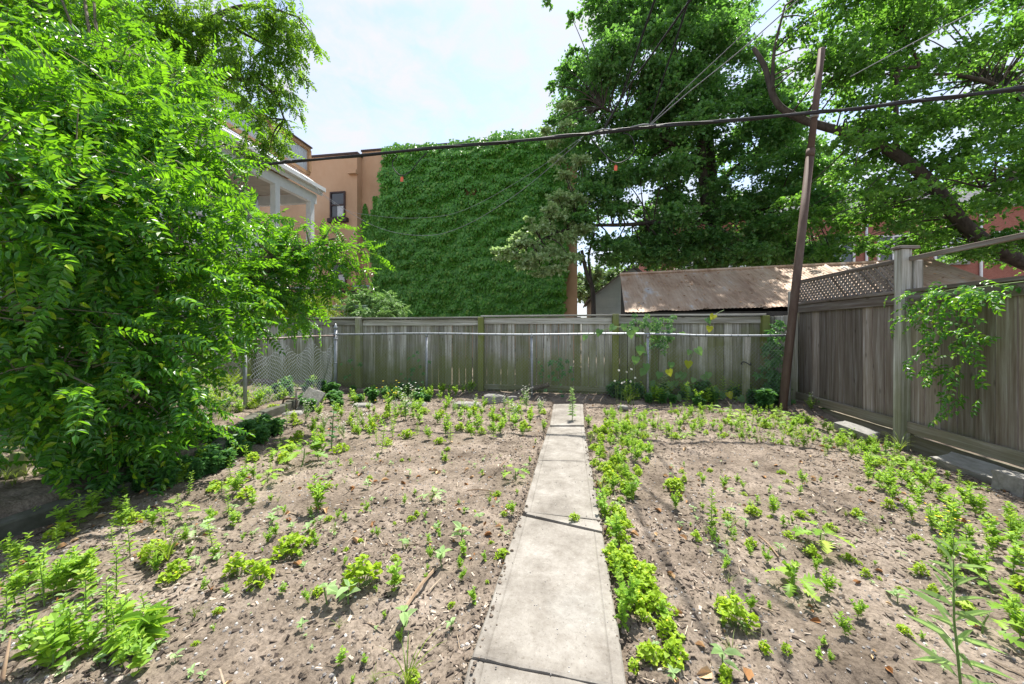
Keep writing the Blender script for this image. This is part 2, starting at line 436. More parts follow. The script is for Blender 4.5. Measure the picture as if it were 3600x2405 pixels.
def soil_mat():
    m, t, p, ln = new_mat('soil')
    g = node(t, 'ShaderNodeNewGeometry')
    n = node(t, 'ShaderNodeTexNoise', Scale=2.2, Detail=10, Roughness=0.7); ln(g.outputs['Position'], n.inputs['Vector'])
    r = ramp(t, [(0.30, (0.08, 0.063, 0.048)), (0.5, (0.192, 0.157, 0.124)), (0.66, (0.30, 0.25, 0.205))]); ln(n.outputs[0], r.inputs[0])
    n2 = node(t, 'ShaderNodeTexNoise', Scale=55, Detail=8, Roughness=0.75); ln(g.outputs['Position'], n2.inputs['Vector'])
    r2 = ramp(t, [(0.34, (0.42, 0.40, 0.38)), (0.5, (1, 1, 1)), (0.68, (1.45, 1.43, 1.4))]); ln(n2.outputs[0], r2.inputs[0])
    mx = node(t, 'ShaderNodeMixRGB', blend_type='MULTIPLY'); mx.inputs[0].default_value = 1.0
    ln(r.outputs[0], mx.inputs[1]); ln(r2.outputs[0], mx.inputs[2]); ln(mx.outputs[0], p.inputs['Base Color'])
    p.inputs['Roughness'].default_value = 0.97; p.inputs['Specular IOR Level'].default_value = 0.1
    n3 = node(t, 'ShaderNodeTexNoise', Scale=120, Detail=6, Roughness=0.7); ln(g.outputs['Position'], n3.inputs['Vector'])
    b = node(t, 'ShaderNodeBump', Strength=0.7, Distance=0.01); ln(n3.outputs[0], b.inputs['Height']); ln(b.outputs[0], p.inputs['Normal'])
    return m
M['soil'] = soil_mat()

def slab_mat():
    m, t, p, ln = new_mat('path_concrete')
    g = node(t, 'ShaderNodeNewGeometry')
    n = node(t, 'ShaderNodeTexNoise', Scale=3.2, Detail=10, Roughness=0.7); ln(g.outputs['Position'], n.inputs['Vector'])
    r = ramp(t, [(0.32, (0.165, 0.15, 0.13)), (0.5, (0.24, 0.222, 0.195)), (0.66, (0.315, 0.297, 0.268))]); ln(n.outputs[0], r.inputs[0])
    # pale worn patch where a bucket of cement once stood
    sub = node(t, 'ShaderNodeVectorMath', operation='SUBTRACT'); c = G(2040, 2145, 0.03); sub.inputs[1].default_value = tuple(c)
    ln(g.outputs['Position'], sub.inputs[0])
    nd = node(t, 'ShaderNodeTexNoise', Scale=9, Detail=4); ln(g.outputs['Position'], nd.inputs['Vector'])
    le = node(t, 'ShaderNodeVectorMath', operation='LENGTH'); ln(sub.outputs[0], le.inputs[0])
    ma = node(t, 'ShaderNodeMath', operation='MULTIPLY_ADD'); ma.inputs[1].default_value = 0.12; ln(nd.outputs[0], ma.inputs[0]); ln(le.outputs['Value'], ma.inputs[2])
    rp = ramp(t, [(0.15, (0.4, 0.4, 0.4)), (0.215, (0, 0, 0))]); ln(ma.outputs[0], rp.inputs[0])
    mx = node(t, 'ShaderNodeMixRGB'); mx.inputs[2].default_value = (0.33, 0.32, 0.295, 1)
    ln(rp.outputs[0], mx.inputs[0]); ln(r.outputs[0], mx.inputs[1])
    # fine pale grit and dark pits
    n2 = node(t, 'ShaderNodeTexNoise', Scale=95, Detail=3, Roughness=0.6); ln(g.outputs['Position'], n2.inputs['Vector'])
    r2 = ramp(t, [(0.28, (0.7, 0.69, 0.67)), (0.42, (1, 1, 1)), (0.66, (1, 1, 1)), (0.73, (1.5, 1.5, 1.48))]); ln(n2.outputs[0], r2.inputs[0])
    n4 = node(t, 'ShaderNodeTexNoise', Scale=17, Detail=8, Roughness=0.75); ln(g.outputs['Position'], n4.inputs['Vector'])
    r4 = ramp(t, [(0.34, (0.82, 0.80, 0.78)), (0.52, (1, 1, 1)), (0.68, (1.14, 1.14, 1.13))]); ln(n4.outputs[0], r4.inputs[0])
    m4 = node(t, 'ShaderNodeMixRGB', blend_type='MULTIPLY'); m4.inputs[0].default_value = 1; ln(mx.outputs[0], m4.inputs[1]); ln(r4.outputs[0], m4.inputs[2])
    m2 = node(t, 'ShaderNodeMixRGB', blend_type='MULTIPLY'); m2.inputs[0].default_value = 1
    ln(m4.outputs[0], m2.inputs[1]); ln(r2.outputs[0], m2.inputs[2]); ln(m2.outputs[0], p.inputs['Base Color'])
    p.inputs['Roughness'].default_value = 0.9; p.inputs['Specular IOR Level'].default_value = 0.2
    n3 = node(t, 'ShaderNodeTexNoise', Scale=150, Detail=4); ln(g.outputs['Position'], n3.inputs['Vector'])
    b = node(t, 'ShaderNodeBump', Strength=0.25, Distance=0.004); ln(n3.outputs[0], b.inputs['Height']); ln(b.outputs[0], p.inputs['Normal'])
    return m
M['slab'] = slab_mat()

def brick_mat():
    m, t, p, ln = new_mat('red_brick')
    tc = node(t, 'ShaderNodeTexCoord')
    sp = node(t, 'ShaderNodeSeparateXYZ'); ln(tc.outputs['Object'], sp.inputs[0])
    cb = node(t, 'ShaderNodeCombineXYZ'); ln(sp.outputs[0], cb.inputs[0]); ln(sp.outputs[2], cb.inputs[1])
    b = node(t, 'ShaderNodeTexBrick')
    b.inputs['Color1'].default_value = (0.25, 0.08, 0.055, 1); b.inputs['Color2'].default_value = (0.32, 0.115, 0.08, 1)
    b.inputs['Mortar'].default_value = (0.33, 0.22, 0.18, 1); b.inputs['Scale'].default_value = 4.5; b.inputs['Mortar Size'].default_value = 0.012
    ln(cb.outputs[0], b.inputs['Vector']); ln(b.outputs[0], p.inputs['Base Color'])
    p.inputs['Roughness'].default_value = 0.9
    return m
M['brickwall'] = brick_mat()

def rustroof_mat():
    m, t, p, ln = new_mat('rusted_sheet')
    g = node(t, 'ShaderNodeNewGeometry'); oi = node(t, 'ShaderNodeObjectInfo')
    mp = node(t, 'ShaderNodeMapping'); mp.inputs['Scale'].default_value = (1.6, 0.8, 0.8); ln(g.outputs['Position'], mp.inputs[0])
    n = node(t, 'ShaderNodeTexNoise', Scale=1.5, Detail=9, Roughness=0.65); ln(mp.outputs[0], n.inputs['Vector'])
    r = ramp(t, [(0.28, (0.20, 0.115, 0.065)), (0.46, (0.33, 0.225, 0.15)), (0.60, (0.40, 0.30, 0.215)), (0.70, (0.42, 0.42, 0.42))]); ln(n.outputs[0], r.inputs[0])
    mp2 = node(t, 'ShaderNodeMapping'); mp2.inputs['Scale'].default_value = (30, 1.2, 1.2); ln(g.outputs['Position'], mp2.inputs[0])
    n2 = node(t, 'ShaderNodeTexNoise', Scale=1.0, Detail=5); ln(mp2.outputs[0], n2.inputs['Vector'])
    r2 = ramp(t, [(0.35, (0.86, 0.85, 0.84)), (0.6, (1.06, 1.06, 1.06))]); ln(n2.outputs[0], r2.inputs[0])
    mx = node(t, 'ShaderNodeMixRGB', blend_type='MULTIPLY'); mx.inputs[0].default_value = 1; ln(r.outputs[0], mx.inputs[1]); ln(r2.outputs[0], mx.inputs[2])
    hv = node(t, 'ShaderNodeHueSaturation'); mr = node(t, 'ShaderNodeMapRange'); mr.inputs['To Min'].default_value = 0.88; mr.inputs['To Max'].default_value = 1.12
    ln(oi.outputs['Random'], mr.inputs['Value']); ln(mr.outputs[0], hv.inputs['Value']); ln(mx.outputs[0], hv.inputs['Color']); ln(hv.outputs[0], p.inputs['Base Color'])
    p.inputs['Roughness'].default_value = 0.62; p.inputs['Metallic'].default_value = 0.15
    return m
M['rustroof'] = rustroof_mat()
def glass_mat(name, col):
    m, t, p, ln = new_mat(name)
    p.inputs['Base Color'].default_value = (*col, 1); p.inputs['Roughness'].default_value = 0.06
    p.inputs['Specular IOR Level'].default_value = 0.9
    return m
M['glass'] = glass_mat('window_glass', (0.03, 0.035, 0.04))
M['curtain'] = pmat('curtain', [(0.3, (0.45, 0.45, 0.45)), (0.7, (0.7, 0.7, 0.7))], 4, (8, 1, 1), rough=0.9, bump=0)
M['blue'] = pmat('blue_plastic', [(0.3, (0.10, 0.30, 0.55)), (0.7, (0.16, 0.40, 0.68))], 3, rough=0.45, bump=0)
M['grass'] = leafmat('grass_blade', (0.12, 0.2, 0.03), (0.24, 0.3, 0.06), (0.3, 0.42, 0.05), 0.4, 0.5, 0.3)
M['palegreen'] = pmat('pale_green_paint', [(0.3, (0.42, 0.50, 0.40)), (0.7, (0.55, 0.62, 0.52))], 5, rough=0.7, bump=0.1)

# ------------------------------------------------------------------ ground
def path_x(y):
    l = np.interp(y, [0.6, 1.32, 3.85, 6.6], [-.375, -.36, -.319, -.284])
    r = np.interp(y, [0.6, 1.4, 3.85, 6.6], [.225, .217, .190, .235])
    return l, r
def curb_x(y):
    return np.interp(y, [0, 2.3, 3.2, 4.4, 6.9], [-3.52, -3.5, -3.5, -4.25, -4.72])
def tz(x, y):
    """terrain height"""
    x = np.asarray(x, float); y = np.asarray(y, float)
    z = 0.035 * (vnoise(x * .9 + 11, y * .9) - .5) + 0.035 * (vnoise(x * 3.1, y * 3.1 + 5) - .5) + 0.03 * (vnoise(x * 8, y * 8) - .5) + 0.02 * (vnoise(x * 22, y * 22) - .5)
    near = (np.abs(x) < 9) & (y < 9) & (y > -2)
    z = z * np.where(near, 1, .6)
    z = z + 0.14 * np.clip((curb_x(y) - .06 - x) / .1, 0, 1) * (y < 7.4)
    z = z - 0.13 * np.clip((x - 2.6) / 1.4, 0, 1) * np.clip((6.8 - y) / 1.2, 0, 1) * np.clip((y - 2.5) / 1.5, 0, 1)
    z = z + 0.05 * np.clip((y - 6.3) / .6, 0, 1) * (y < 7.5)
    l, r = path_x(y)
    inside = np.clip(np.minimum(x - l + .04, r - x + .04) / .05, 0, 1) * (y < 6.8) * (y > -1)
    return z - 0.03 * inside
def axis_pts(segs):
    a = [segs[0][0]]
    for s, e, st in segs:
        n = max(1, int(round((e - s) / st)))
        a += list(s + (e - s) * (np.arange(n) + 1) / n)
    return np.array(a)
xs = axis_pts([(-400, -60, 60), (-60, -12, 6), (-12, -4.6, .2), (-4.6, 4.2, .026), (4.2, 12, .25), (12, 60, 6), (60, 400, 60)])
ys = axis_pts([(-60, -4, 8), (-4, .7, .3), (.7, 3.2, .022), (3.2, 7.5, .035), (7.5, 14, .3), (14, 60, 4), (60, 800, 60)])
gx, gy = np.meshgrid(xs, ys)
mb = MB(); mb.grid(np.stack([gx, gy, tz(gx, gy)], -1))
ground = obj('ground', mb.mesh('ground', M['soil'], True))
tag(ground, kind='structure')

# concrete path: separately cast slabs with tooled margins
path = empty('garden_path', (0, 0, 0), None, None); tag(path, kind='structure')
def slab(corners, z=0.03, thick=0.07, groove=True, seed=0):
    """corners: near-left, near-right, far-right, far-left in pixels"""
    c = [G(u, v, z)[:2] for u, v in corners]
    nl, nr, frr, fl = [np.array(k) for k in c]
    L_ = np.linalg.norm(fl - nl)
    s = np.array([0, .012, .03, .085, .093, .101, .2, .35, .5, .65, .8, .899, .907, .915, .97, .988, 1.0])
    t = np.unique(np.concatenate([[0, .012 / L_, .03 / L_], np.linspace(.06 / L_, 1 - .06 / L_, max(3, int(L_ / .12))), [1 - .03 / L_, 1 - .012 / L_, 1]]))
    S, T = np.meshgrid(s, t)
    p = ((1 - S)[..., None] * nl + S[..., None] * nr) * (1 - T)[..., None] + ((1 - S)[..., None] * fl + S[..., None] * frr) * T[..., None]
    # edges crumble a little
    e = np.minimum(S, 1 - S)
    p[..., 0] += (vnoise(p[..., 1] * 11 + seed, p[..., 0] * 2) - .5) * .008 * (e < .02)
    p[..., 1] += (vnoise(p[..., 0] * 13 + seed, p[..., 1] * 2 + 9) - .5) * .012 * (np.minimum(T, 1 - T) < .001)
    zz = z + .004 * (vnoise(p[..., 0] * 3 + seed, p[..., 1] * 3) - .5)
    zz = zz - .007 * (e < .005) - .003 * (np.minimum(T, 1 - T) < .001)
    if groove: zz = zz - .0035 * ((np.abs(S - .093) < .002) | (np.abs(S - .907) < .002))
    top = np.concatenate([p, zz[..., None]], -1)
    mb = MB(); mb.grid(top)
    a, b = S.shape
    loop = [(0, j) for j in range(b)] + [(i, b - 1) for i in range(1, a)] + [(a - 1, j) for j in range(b - 2, -1, -1)] + [(i, 0) for i in range(a - 2, 0, -1)]
    ring = np.array([top[i, j] for i, j in loop]); low = ring.copy(); low[:, 2] = z - thick
    n = len(ring); i = np.arange(n); i2 = (i + 1) % n
    mb.add(np.concatenate([ring, low]), np.stack([i, i + n, i2 + n, i2], -1))
    return obj('slab', mb.mesh('slab', M['slab']), path)
slab([(1500, 2900), (2330, 2900), (2210, 2434), (1652, 2315)], z=.028, seed=1)
slab([(1660, 2307), (2208, 2424), (2119, 1877), (1826, 1810)], z=.034, seed=2)
# the broken wedge between two slabs
wm = MB(); wc = [G(1850, 1806, .03), G(2118, 1868, .03), G(2113, 1832, .03), G(1856, 1801, .03)]
wv = np.array(wc + [k - np.array([0, 0, .08]) for k in wc])
wm.add(wv, np.array([[0, 1, 2, 3], [7, 6, 5, 4], [0, 4, 5, 1], [1, 5, 6, 2], [2, 6, 7, 3], [3, 7, 4, 0]]))
obj('slab', wm.mesh('slab', M['slab']), path)
slab([(1838, 1798), (2111, 1826), (2075, 1622), (1890, 1618)], z=.03, seed=3)
slab([(1889.7, 1617), (2074.9, 1621), (2054, 1500), (1928, 1500)], z=.03, seed=4)
slab([(1933, 1494), (2054, 1494), (2050, 1420), (1946, 1420)], z=.05, seed=5)

# low kerb of old concrete blocks along the neighbour's yard
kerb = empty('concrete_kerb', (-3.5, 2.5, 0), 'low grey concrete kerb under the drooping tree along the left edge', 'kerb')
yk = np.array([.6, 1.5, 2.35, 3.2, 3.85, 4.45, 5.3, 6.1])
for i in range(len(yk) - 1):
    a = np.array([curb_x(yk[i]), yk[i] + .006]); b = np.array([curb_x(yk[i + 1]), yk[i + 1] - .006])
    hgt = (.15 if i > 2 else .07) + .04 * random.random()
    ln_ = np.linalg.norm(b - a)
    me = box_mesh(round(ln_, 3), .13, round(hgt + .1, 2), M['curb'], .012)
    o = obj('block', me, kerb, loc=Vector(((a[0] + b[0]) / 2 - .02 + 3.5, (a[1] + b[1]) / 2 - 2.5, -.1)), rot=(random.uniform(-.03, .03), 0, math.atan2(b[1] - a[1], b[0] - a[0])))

# ------------------------------------------------------------------ back wooden fence
FY = 7.40
TOPZ = 1.60
bf = empty('wooden_fence', (-1.8, FY, 0), 'mossy grey board fence with a cap rail across the back of the yard', 'fence')
def fpart(name, me, x, y, z, rot=(0, 0, 0), scale=(1, 1, 1), parent=bf):
    pl = parent.location
    return obj(name, me, parent, loc=(x - pl[0], y - pl[1], z - pl[2]), rot=rot, scale=scale)
px_ = [-9.75, -7.1, -4.45, -1.78, .86, 3.50]
board = [box_mesh(.138, .018, 1.50, M['board'], .003), box_mesh(.132, .018, 1.50, M['board'], .003), box_mesh(.142, .018, 1.49, M['board'], .003)]
x = -9.6; gaps = {}
while x < 4.1:
    gap = random.choice([.0015, .002, .003, .005]) if not (-2.6 < x < 1.0) else random.choice([.002, .003, .006, .008])
    fpart('board', random.choice(board), x + .07, FY + random.uniform(-.003, .003), .055 + random.uniform(-.01, .01), (0, random.uniform(-.004, .004), random.uniform(-.02, .02)))
    x += .141 + gap
for i, x in enumerate(px_):
    h = TOPZ + (.012 if i in (4,) else -.035)
    fpart('post', box_mesh(.115, .115, h + .3, M['post'], .006), x, FY - .075, -.3, (0, random.uniform(-.006, .006), 0))
for i in range(len(px_) - 1):
    a, b = px_[i] + .06, px_[i + 1] - .06
    dz = [.0, -.02, -.03, .0, .0][i]
    l = round(b - a, 3)
    fpart('rail', box_mesh(l, .036, .125, M['rail'], .004), (a + b) / 2, FY - .031, TOPZ - .175 + dz, (0, random.uniform(-.004, .004), 0))
    fpart('rail', box_mesh(l, .036, .10, M['rail'], .004), (a + b) / 2, FY - .031, .10 + dz, (0, random.uniform(-.004, .004), 0))
    fpart('cap_board', box_mesh(round(l + .1, 3), .15, .032, M['rail'], .004), (a + b) / 2 + random.uniform(-.01, .01), FY - .04, TOPZ - .03 + dz, (random.uniform(-.02, .02), random.uniform(-.004, .004), 0))

# ------------------------------------------------------------------ right wooden fence with lattice top
FX = 4.05
rf = empty('lattice_fence', (FX, 5.2, 0), 'brown-grey board fence with lattice top panel running along the right side', 'fence')
RP = [7.38, 5.17, 2.96, .75]
zl, zt = 1.78, 2.17
bw = .176
y = 7.30
rb = [box_mesh(.172, .02, 1.56, M['board_r'], .003), box_mesh(.166, .02, 1.56, M['board_r'], .003)]
while y > .8:
    fpart('board', random.choice(rb), FX + random.uniform(-.003, .003), y - .088, .17 + random.uniform(-.008, .008), (random.uniform(-.003, .003), 0, R(90) + random.uniform(-.006, .006)), parent=rf)
    y -= bw + random.choice([.003, .005, .008])
for i, yy in enumerate(RP):
    tall = 2.28 if i else 2.0
    pw = .105
    fpart('post', box_mesh(pw, pw, tall + .5, M['post_r'], .006), FX - .07, yy, -.5, (0, R(.4) if i == 1 else 0, 0), parent=rf)
    fpart('post', box_mesh(.09, .09, tall + .36, M['post_r'], .006), FX + .065, yy - .02, -.5, parent=rf)
    if i:
        cp = box_mesh(.2, .15, .035, M['rail_r'], .006)
        fpart('post_cap', cp, FX - .03, yy, tall, (0, R(3), 0), parent=rf)
for i in range(3):
    a, b = RP[i] - .055, RP[i + 1] + .055
    l = round(a - b, 3); m = (a + b) / 2
    for (z, hh, t_, off, nm) in ((zl - .17, .13, .036, -.03, 'rail'), (zl - .035, .04, .12, -.005, 'cap_board'), (zt - .04, .05, .05, -.005, 'rail'), (.07, .135, .036, -.035, 'rail'), (-.16, .20, .03, .004, 'rail')):
        if nm == 'rail' and z == zt - .04 and i == 0: z = zt - .03
        fpart(nm, box_mesh(l, t_, hh, M['rail_r'], .004), FX + off, m, z + random.uniform(-.004, .004), (0, random.uniform(-.003, .003), R(90)), parent=rf)
# lattice slats in the far bay
def slat_clip(y0, sgn, lo, hi, za, zb):
    pts = []
    # line y = y0 + sgn*(z-za)
    z0, z1 = za, zb
    ya, yb = y0, y0 + sgn * (zb - za)
    if min(ya, yb) > hi or max(ya, yb) < lo: return None
    def zof(yv): return za + (yv - y0) / sgn
    for lim in (lo, hi):
        zz = zof(lim)
        if ya < lo and lim == lo or ya > hi and lim == hi: z0 = max(z0, zz)
        if yb < lo and lim == lo or yb > hi and lim == hi: z1 = min(z1, zz)
    if z1 - z0 < .03: return None
    return (y0 + sgn * (z0 - za), z0, y0 + sgn * (z1 - za), z1)
lo, hi = RP[1] + .055, RP[0] - .055
for sgn, off in ((1, -.016), (-1, -.007)):
    k = lo - .6
    while k < hi + .6:
        s = slat_clip(k, sgn, lo, hi, zl + .006, zt - .03)
        k += .084
        if s is None: continue
        y0, z0, y1, z1 = s
        ln_ = round(math.hypot(y1 - y0, z1 - z0), 2)
        ang = -math.atan2(y1 - y0, z1 - z0)
        eu = (Matrix.Rotation(ang, 3, 'X') @ Matrix.Rotation(R(90), 3, 'Z')).to_euler()   # broad side to the yard
        fpart('slat', box_mesh(.036, .007, ln_, M['board_r'], .001), FX + off, y0, z0, eu, parent=rf)

# ------------------------------------------------------------------ chain link fence
CY = 6.90
clf = empty('chain_link_fence', (-.7, CY, 0), 'galvanised chain link fence with a pipe top rail before the mossy boards', 'fence')
cposts = [(-4.72, CY), (-2.77, CY), (-.70, CY), (1.38, CY), (3.66, CY)]
def pipe(name, pts, r, mat, parent, sides=10, kind=None, smooth=True):
    mb = MB(); mb.tube(pts, r, sides)
    return wpart(name, mb, mat, parent, smooth, kind)
def clp(name, mb, mat, smooth=True, kind=None): return wpart(name, mb, mat, clf, smooth, kind)
for i, (x, y) in enumerate(cposts):
    end = i in (0, 4)
    mb = MB()
    rr = .032 if end else .023
    top = 1.33 if i == 0 else (1.28 if i == 4 else 1.20)
    mb.tube([(x, y, -.2), (x, y, .5), (x + random.uniform(-.01, .01), y, top)], rr, 12)
    post = clp('post', mb, M['galv'])
    mb = MB()
    if i == 0:
        mb.tube([(x, y, top), (x, y, top + .02), (x, y, top + .045), (x, y, top + .075), (x, y, top + .11)], [.04, .042, .034, .02, .004], 12)
    else:
        mb.tube([(x, y, top - .03), (x, y, top + .005), (x, y, top + .035)], [rr + .006, rr + .007, .012], 12)
    o = clp('post_cap', mb, M['galv'])
    if i == 0:
        for z in (.62, 1.10):
            mb = MB(); mb.tube([(x, y, z), (x, y, z + .03)], .038, 12); clp('band', mb, M['galv'])
railz = 1.225
mb = MB(); xsr = np.linspace(-4.85, 3.66, 24)
mb.tube([(x, CY - .005, railz + .01 * math.sin(x * 1.7) - .012 * (x > 2)) for x in xsr], .021, 10)
clp('top_rail', mb, M['galv'])
mb = MB()
for x in np.arange(-4.6, 3.6, .17):
    x = x + random.uniform(-.05, .05)
    a = np.linspace(0, 2 * math.pi, 8)
    zc = railz + .01 * math.sin(x * 1.7) - .012 * (x > 2)
    mb.tube(np.stack([x + .012 * np.sin(a * .5), CY - .005 + .025 * np.cos(a), zc + .025 * np.sin(a)], -1), .0028, 4, cap=False)
clp('wire_ties', mb, M['cable'], kind='stuff')
def mesh_wires(ax, ay, bx, by, z0, z1, sag, name, mat, rad=.0019):
    mb = MB(); Ls = math.hypot(bx - ax, by - ay); H = z1 - z0; st = .062
    def pos(s, z):
        k = s / Ls
        wob = .018 * math.sin(s * 2.1 + z * 3) * (z - z0) / H
        top = sag * (z - z0) / H * (math.sin(k * math.pi * 3) ** 2)
        return (ax + (bx - ax) * k + wob * (by - ay) / Ls, ay + (by - ay) * k + wob, z - top)
    for sg in (1, -1):
        for s0 in np.arange(-H, Ls + H, st):
            pts = []
            for q in np.linspace(0, 1, 9):
                s = s0 + sg * q * H * .9
                if 0 <= s <= Ls: pts.append(pos(s, z0 + q * H))
            if len(pts) > 1: mb.tube(pts, rad, 3, cap=False)
    return clp(name, mb, mat, kind='stuff')
mesh_wires(-4.70, CY - .03, 3.64, CY - .03, .05, 1.13, .12, 'wire_mesh', M['wire'], .0013)
# its return along the neighbour's side
sf = clf
lp = [(-4.72, 4.77), (-4.55, 3.25), (-4.5, 2.49)]
for i, (x, y) in enumerate(lp):
    mb = MB(); mb.tube([(x, y, -.1), (x, y, 1.16)], .026, 12); clp('post', mb, M['galv'] if i < 1 else M['rustrail'])
mb = MB(); mb.tube([(-4.72, CY, 1.19), (-4.73, 6.2, 1.185), (-4.72, 5.4, 1.165), (-4.72, 4.77, 1.15), (-4.55, 3.25, 1.14), (-4.5, 2.49, 1.14), (-4.45, 1.2, 1.14)], .019, 10); clp('top_rail', mb, M['rustrail'])
mesh_wires(-4.70, CY - .05, -4.70, 4.8, .12, 1.08, .2, 'wire_mesh', M['meshwire'], .0023)
mesh_wires(-4.70, 4.75, -4.44, 1.2, .12, 1.08, .1, 'wire_mesh', M['wire'], .0015)

# leaning rusty clothes-line pole
cp0, cp1 = P(2752, 1425, 6.05), P(2889, 172, 5.95)
pole = empty('steel_pole', tuple(cp0), 'tall rusty brown steel pole leaning in the back right corner', 'pole')
def lerp(t): return cp0 + (cp1 - cp0) * t
mb = MB(); mb.tube([cp0 - np.array([-.02, 0, .25]), lerp(.0), lerp(.35), lerp(.715)], [.064, .062, .059, .056], 16); wpart('lower_tube', mb, M['rust'], pole, True)
mb = MB(); mb.tube([lerp(.69), lerp(.85), lerp(1.0)], [.048, .047, .046], 16); wpart('upper_tube', mb, M['rust'], pole, True)
mb = MB(); mb.tube([lerp(.700), lerp(.722)], [.062, .06], 16); wpart('collar', mb, M['rust'], pole, True)
cz = 0.815
mb = MB(); mb.tube([lerp(cz - .006), lerp(cz + .006)], .06, 14); wpart('cable_clamp', mb, M['galv'], pole, True)

# old wooden stake in front of the boards
st = empty('wooden_stake', (3.05, 7.05, 0), 'short weathered wooden stake tied to the pipe rail near the corner', 'stake')
fpart('shaft', box_mesh(.10, .06, 1.42, M['board'], .01), 3.05, 7.05, -.2, (0, .015, .1), parent=st)
mb = MB(); a = np.linspace(0, 2 * math.pi, 12); mb.tube(np.stack([3.06 + .075 * np.cos(a), 7.05 + .06 * np.sin(a), .72 + .03 * np.sin(2 * a)], -1), .009, 5); wpart('tie', mb, M['cable'], st)

# ------------------------------------------------------------------ overhead cables
def catmull(p, n=12):
    p = np.asarray(p, float); o = []
    q = np.concatenate([[2 * p[0] - p[1]], p, [2 * p[-1] - p[-2]]])
    for i in range(1, len(q) - 2):
        t = np.linspace(0, 1, n, endpoint=False)[:, None]
        o.append(.5 * (2 * q[i] + (q[i + 1] - q[i - 1]) * t + (2 * q[i - 1] - 5 * q[i] + 4 * q[i + 1] - q[i + 2]) * t ** 2 + (-q[i - 1] + 3 * q[i] - 3 * q[i + 1] + q[i + 2]) * t ** 3))
    return np.concatenate(o + [p[-1:]])
def cabpt(u, v):   # cable hangs about over the chain link fence
    x = at_y(u, 6.55) if u < 2862 else None
    if x is None:
        k = (u - 2862) / 740; x = at_y(2862, 6.55) + k * 3.4
        y = 6.1 - k * .55 if False else 6.4 - k * .4
        x = at_y(u, y)
    else: y = 6.55
    return np.array([x, y, z_at(v, x, y)])
line = catmull([cabpt(560, 612), cabpt(895, 582), cabpt(1400, 533), cabpt(1900, 488), cabpt(2300, 446), cabpt(2850, 398), cabpt(3150, 365), cabpt(3600, 310), cabpt(4300, 235)], 24)
cab = empty('cable_bundle', tuple(line[30]), 'thick black overhead cable bundle strung across the yard past the rusty pole', 'cable')
mb = MB(); mb.tube(line, .025, 8); wpart('main_cable', mb, M['cable'], cab, True)
s_ = np.arange(len(line))
for ph, f, rr, nm in ((0, .55, .013, 'spiral_cable'), (2.6, .41, .010, 'spiral_cable')):
    off = np.stack([np.zeros(len(line)), .024 * np.cos(s_ * f * .5 + ph), .024 * np.sin(s_ * f * .5 + ph)], -1)
    mb = MB(); mb.tube(line + off, rr, 6); wpart(nm, mb, M['cable'], cab, True)
def loop(u0, v0, u1, v1, mid, lab_tag, tagpx):
    a, b = cabpt(u0, v0), cabpt(u1, v1)
    pts = catmull([a] + [cabpt(*m) for m in mid] + [b], 10)
    mb = MB(); mb.tube(pts, .009, 6); wpart('slack_loop', mb, M['cable'], cab, True)
    t = cabpt(*tagpx)
    o = empty('cable_tag', tuple(t), lab_tag, 'tag')
    mb = MB(); mb.box((0, 0, -.03), (.052, .004, .085)); mb.box((0, 0, .018), (.012, .005, .02))
    me = mb.mesh('plate', M['orange']); obj('plate', me, o, rot=(0, .06, R(10)))
loop(1398, 545, 1500, 540, [(1380, 570), (1385, 595), (1412, 617), (1445, 600), (1478, 560)], 'small orange cable tag on the slack loop before the ivy wall', (1413, 625))
loop(2075, 482, 2190, 468, [(2105, 520), (2145, 563), (2180, 572), (2222, 545), (2230, 505), (2212, 475)], 'small orange cable tag on the larger slack loop before the dark tree', (2165, 585))
mb = MB()
for uu, vv, l in ((2260, 452, .42), (2120, 468, .3), (1010, 574, .25)):
    c = cabpt(uu, vv); mb.tube([c + np.array([-l / 2, -.03, .02]), c + np.array([0, -.035, .05]), c + np.array([l / 2, -.03, .03])], .012, 6)
wpart('splice', mb, M['wire'], cab, True)
def wire_obj(name, pts, r, label, mat, grp=None):
    pts = catmull(pts, 14); mb = MB(); mb.tube(pts, r, 6)
    o = empty(name, tuple(pts[0]), label, 'wire', grp); wpart('strand', mb, mat, o, True); return o
# service drops running up over the camera to the house behind
def drop(u0, v0, mids, label, mat, r):
    a = cabpt(u0, v0)
    pts = [a] + [P(u, v, d) for u, v, d in mids]
    e = pts[-1] - pts[-2]
    pts.append(pts[-1] + e * 1.5 + np.array([0, 0, -.05]))
    wire_obj('service_wire', pts, r, label, mat, 'service wires rising from the cable bundle')
drop(2125, 455, [(2180, 350, 5.9), (2250, 150, 5.0), (2302, 0, 4.4)], 'leftmost black service wire rising steeply from the cable bundle', M['cable'], .014)
drop(2120, 458, [(2200, 320, 5.9), (2300, 180, 5.0), (2370, 80, 4.5), (2428, 0, 4.2)], 'wavy grey service wire crossing the dark tree, second from the left', M['cable'], .014)
drop(2282, 440, [(2330, 280, 5.6), (2390, 100, 4.7), (2424, -10, 4.2)], 'black service wire rising to meet the wavy one at the picture top', M['cable'], .012)
drop(2284, 438, [(2400, 320, 5.9), (2560, 170, 5.2), (2740, 0, 4.5)], 'upper of two pale thin wires slanting up right from the bundle', M['wire'], .006)
drop(2286, 440, [(2420, 325, 5.9), (2600, 180, 5.2), (2800, 5, 4.5)], 'lower of two pale thin wires slanting up right from the bundle', M['wire'], .007)
wire_obj('pale_wire', [P(2990, 270, 6), P(3250, 130, 5.2), P(3480, 10, 4.6), P(3700, -120, 4.1)], .007, 'pale thin wire crossing the tree at upper right', M['wire'])
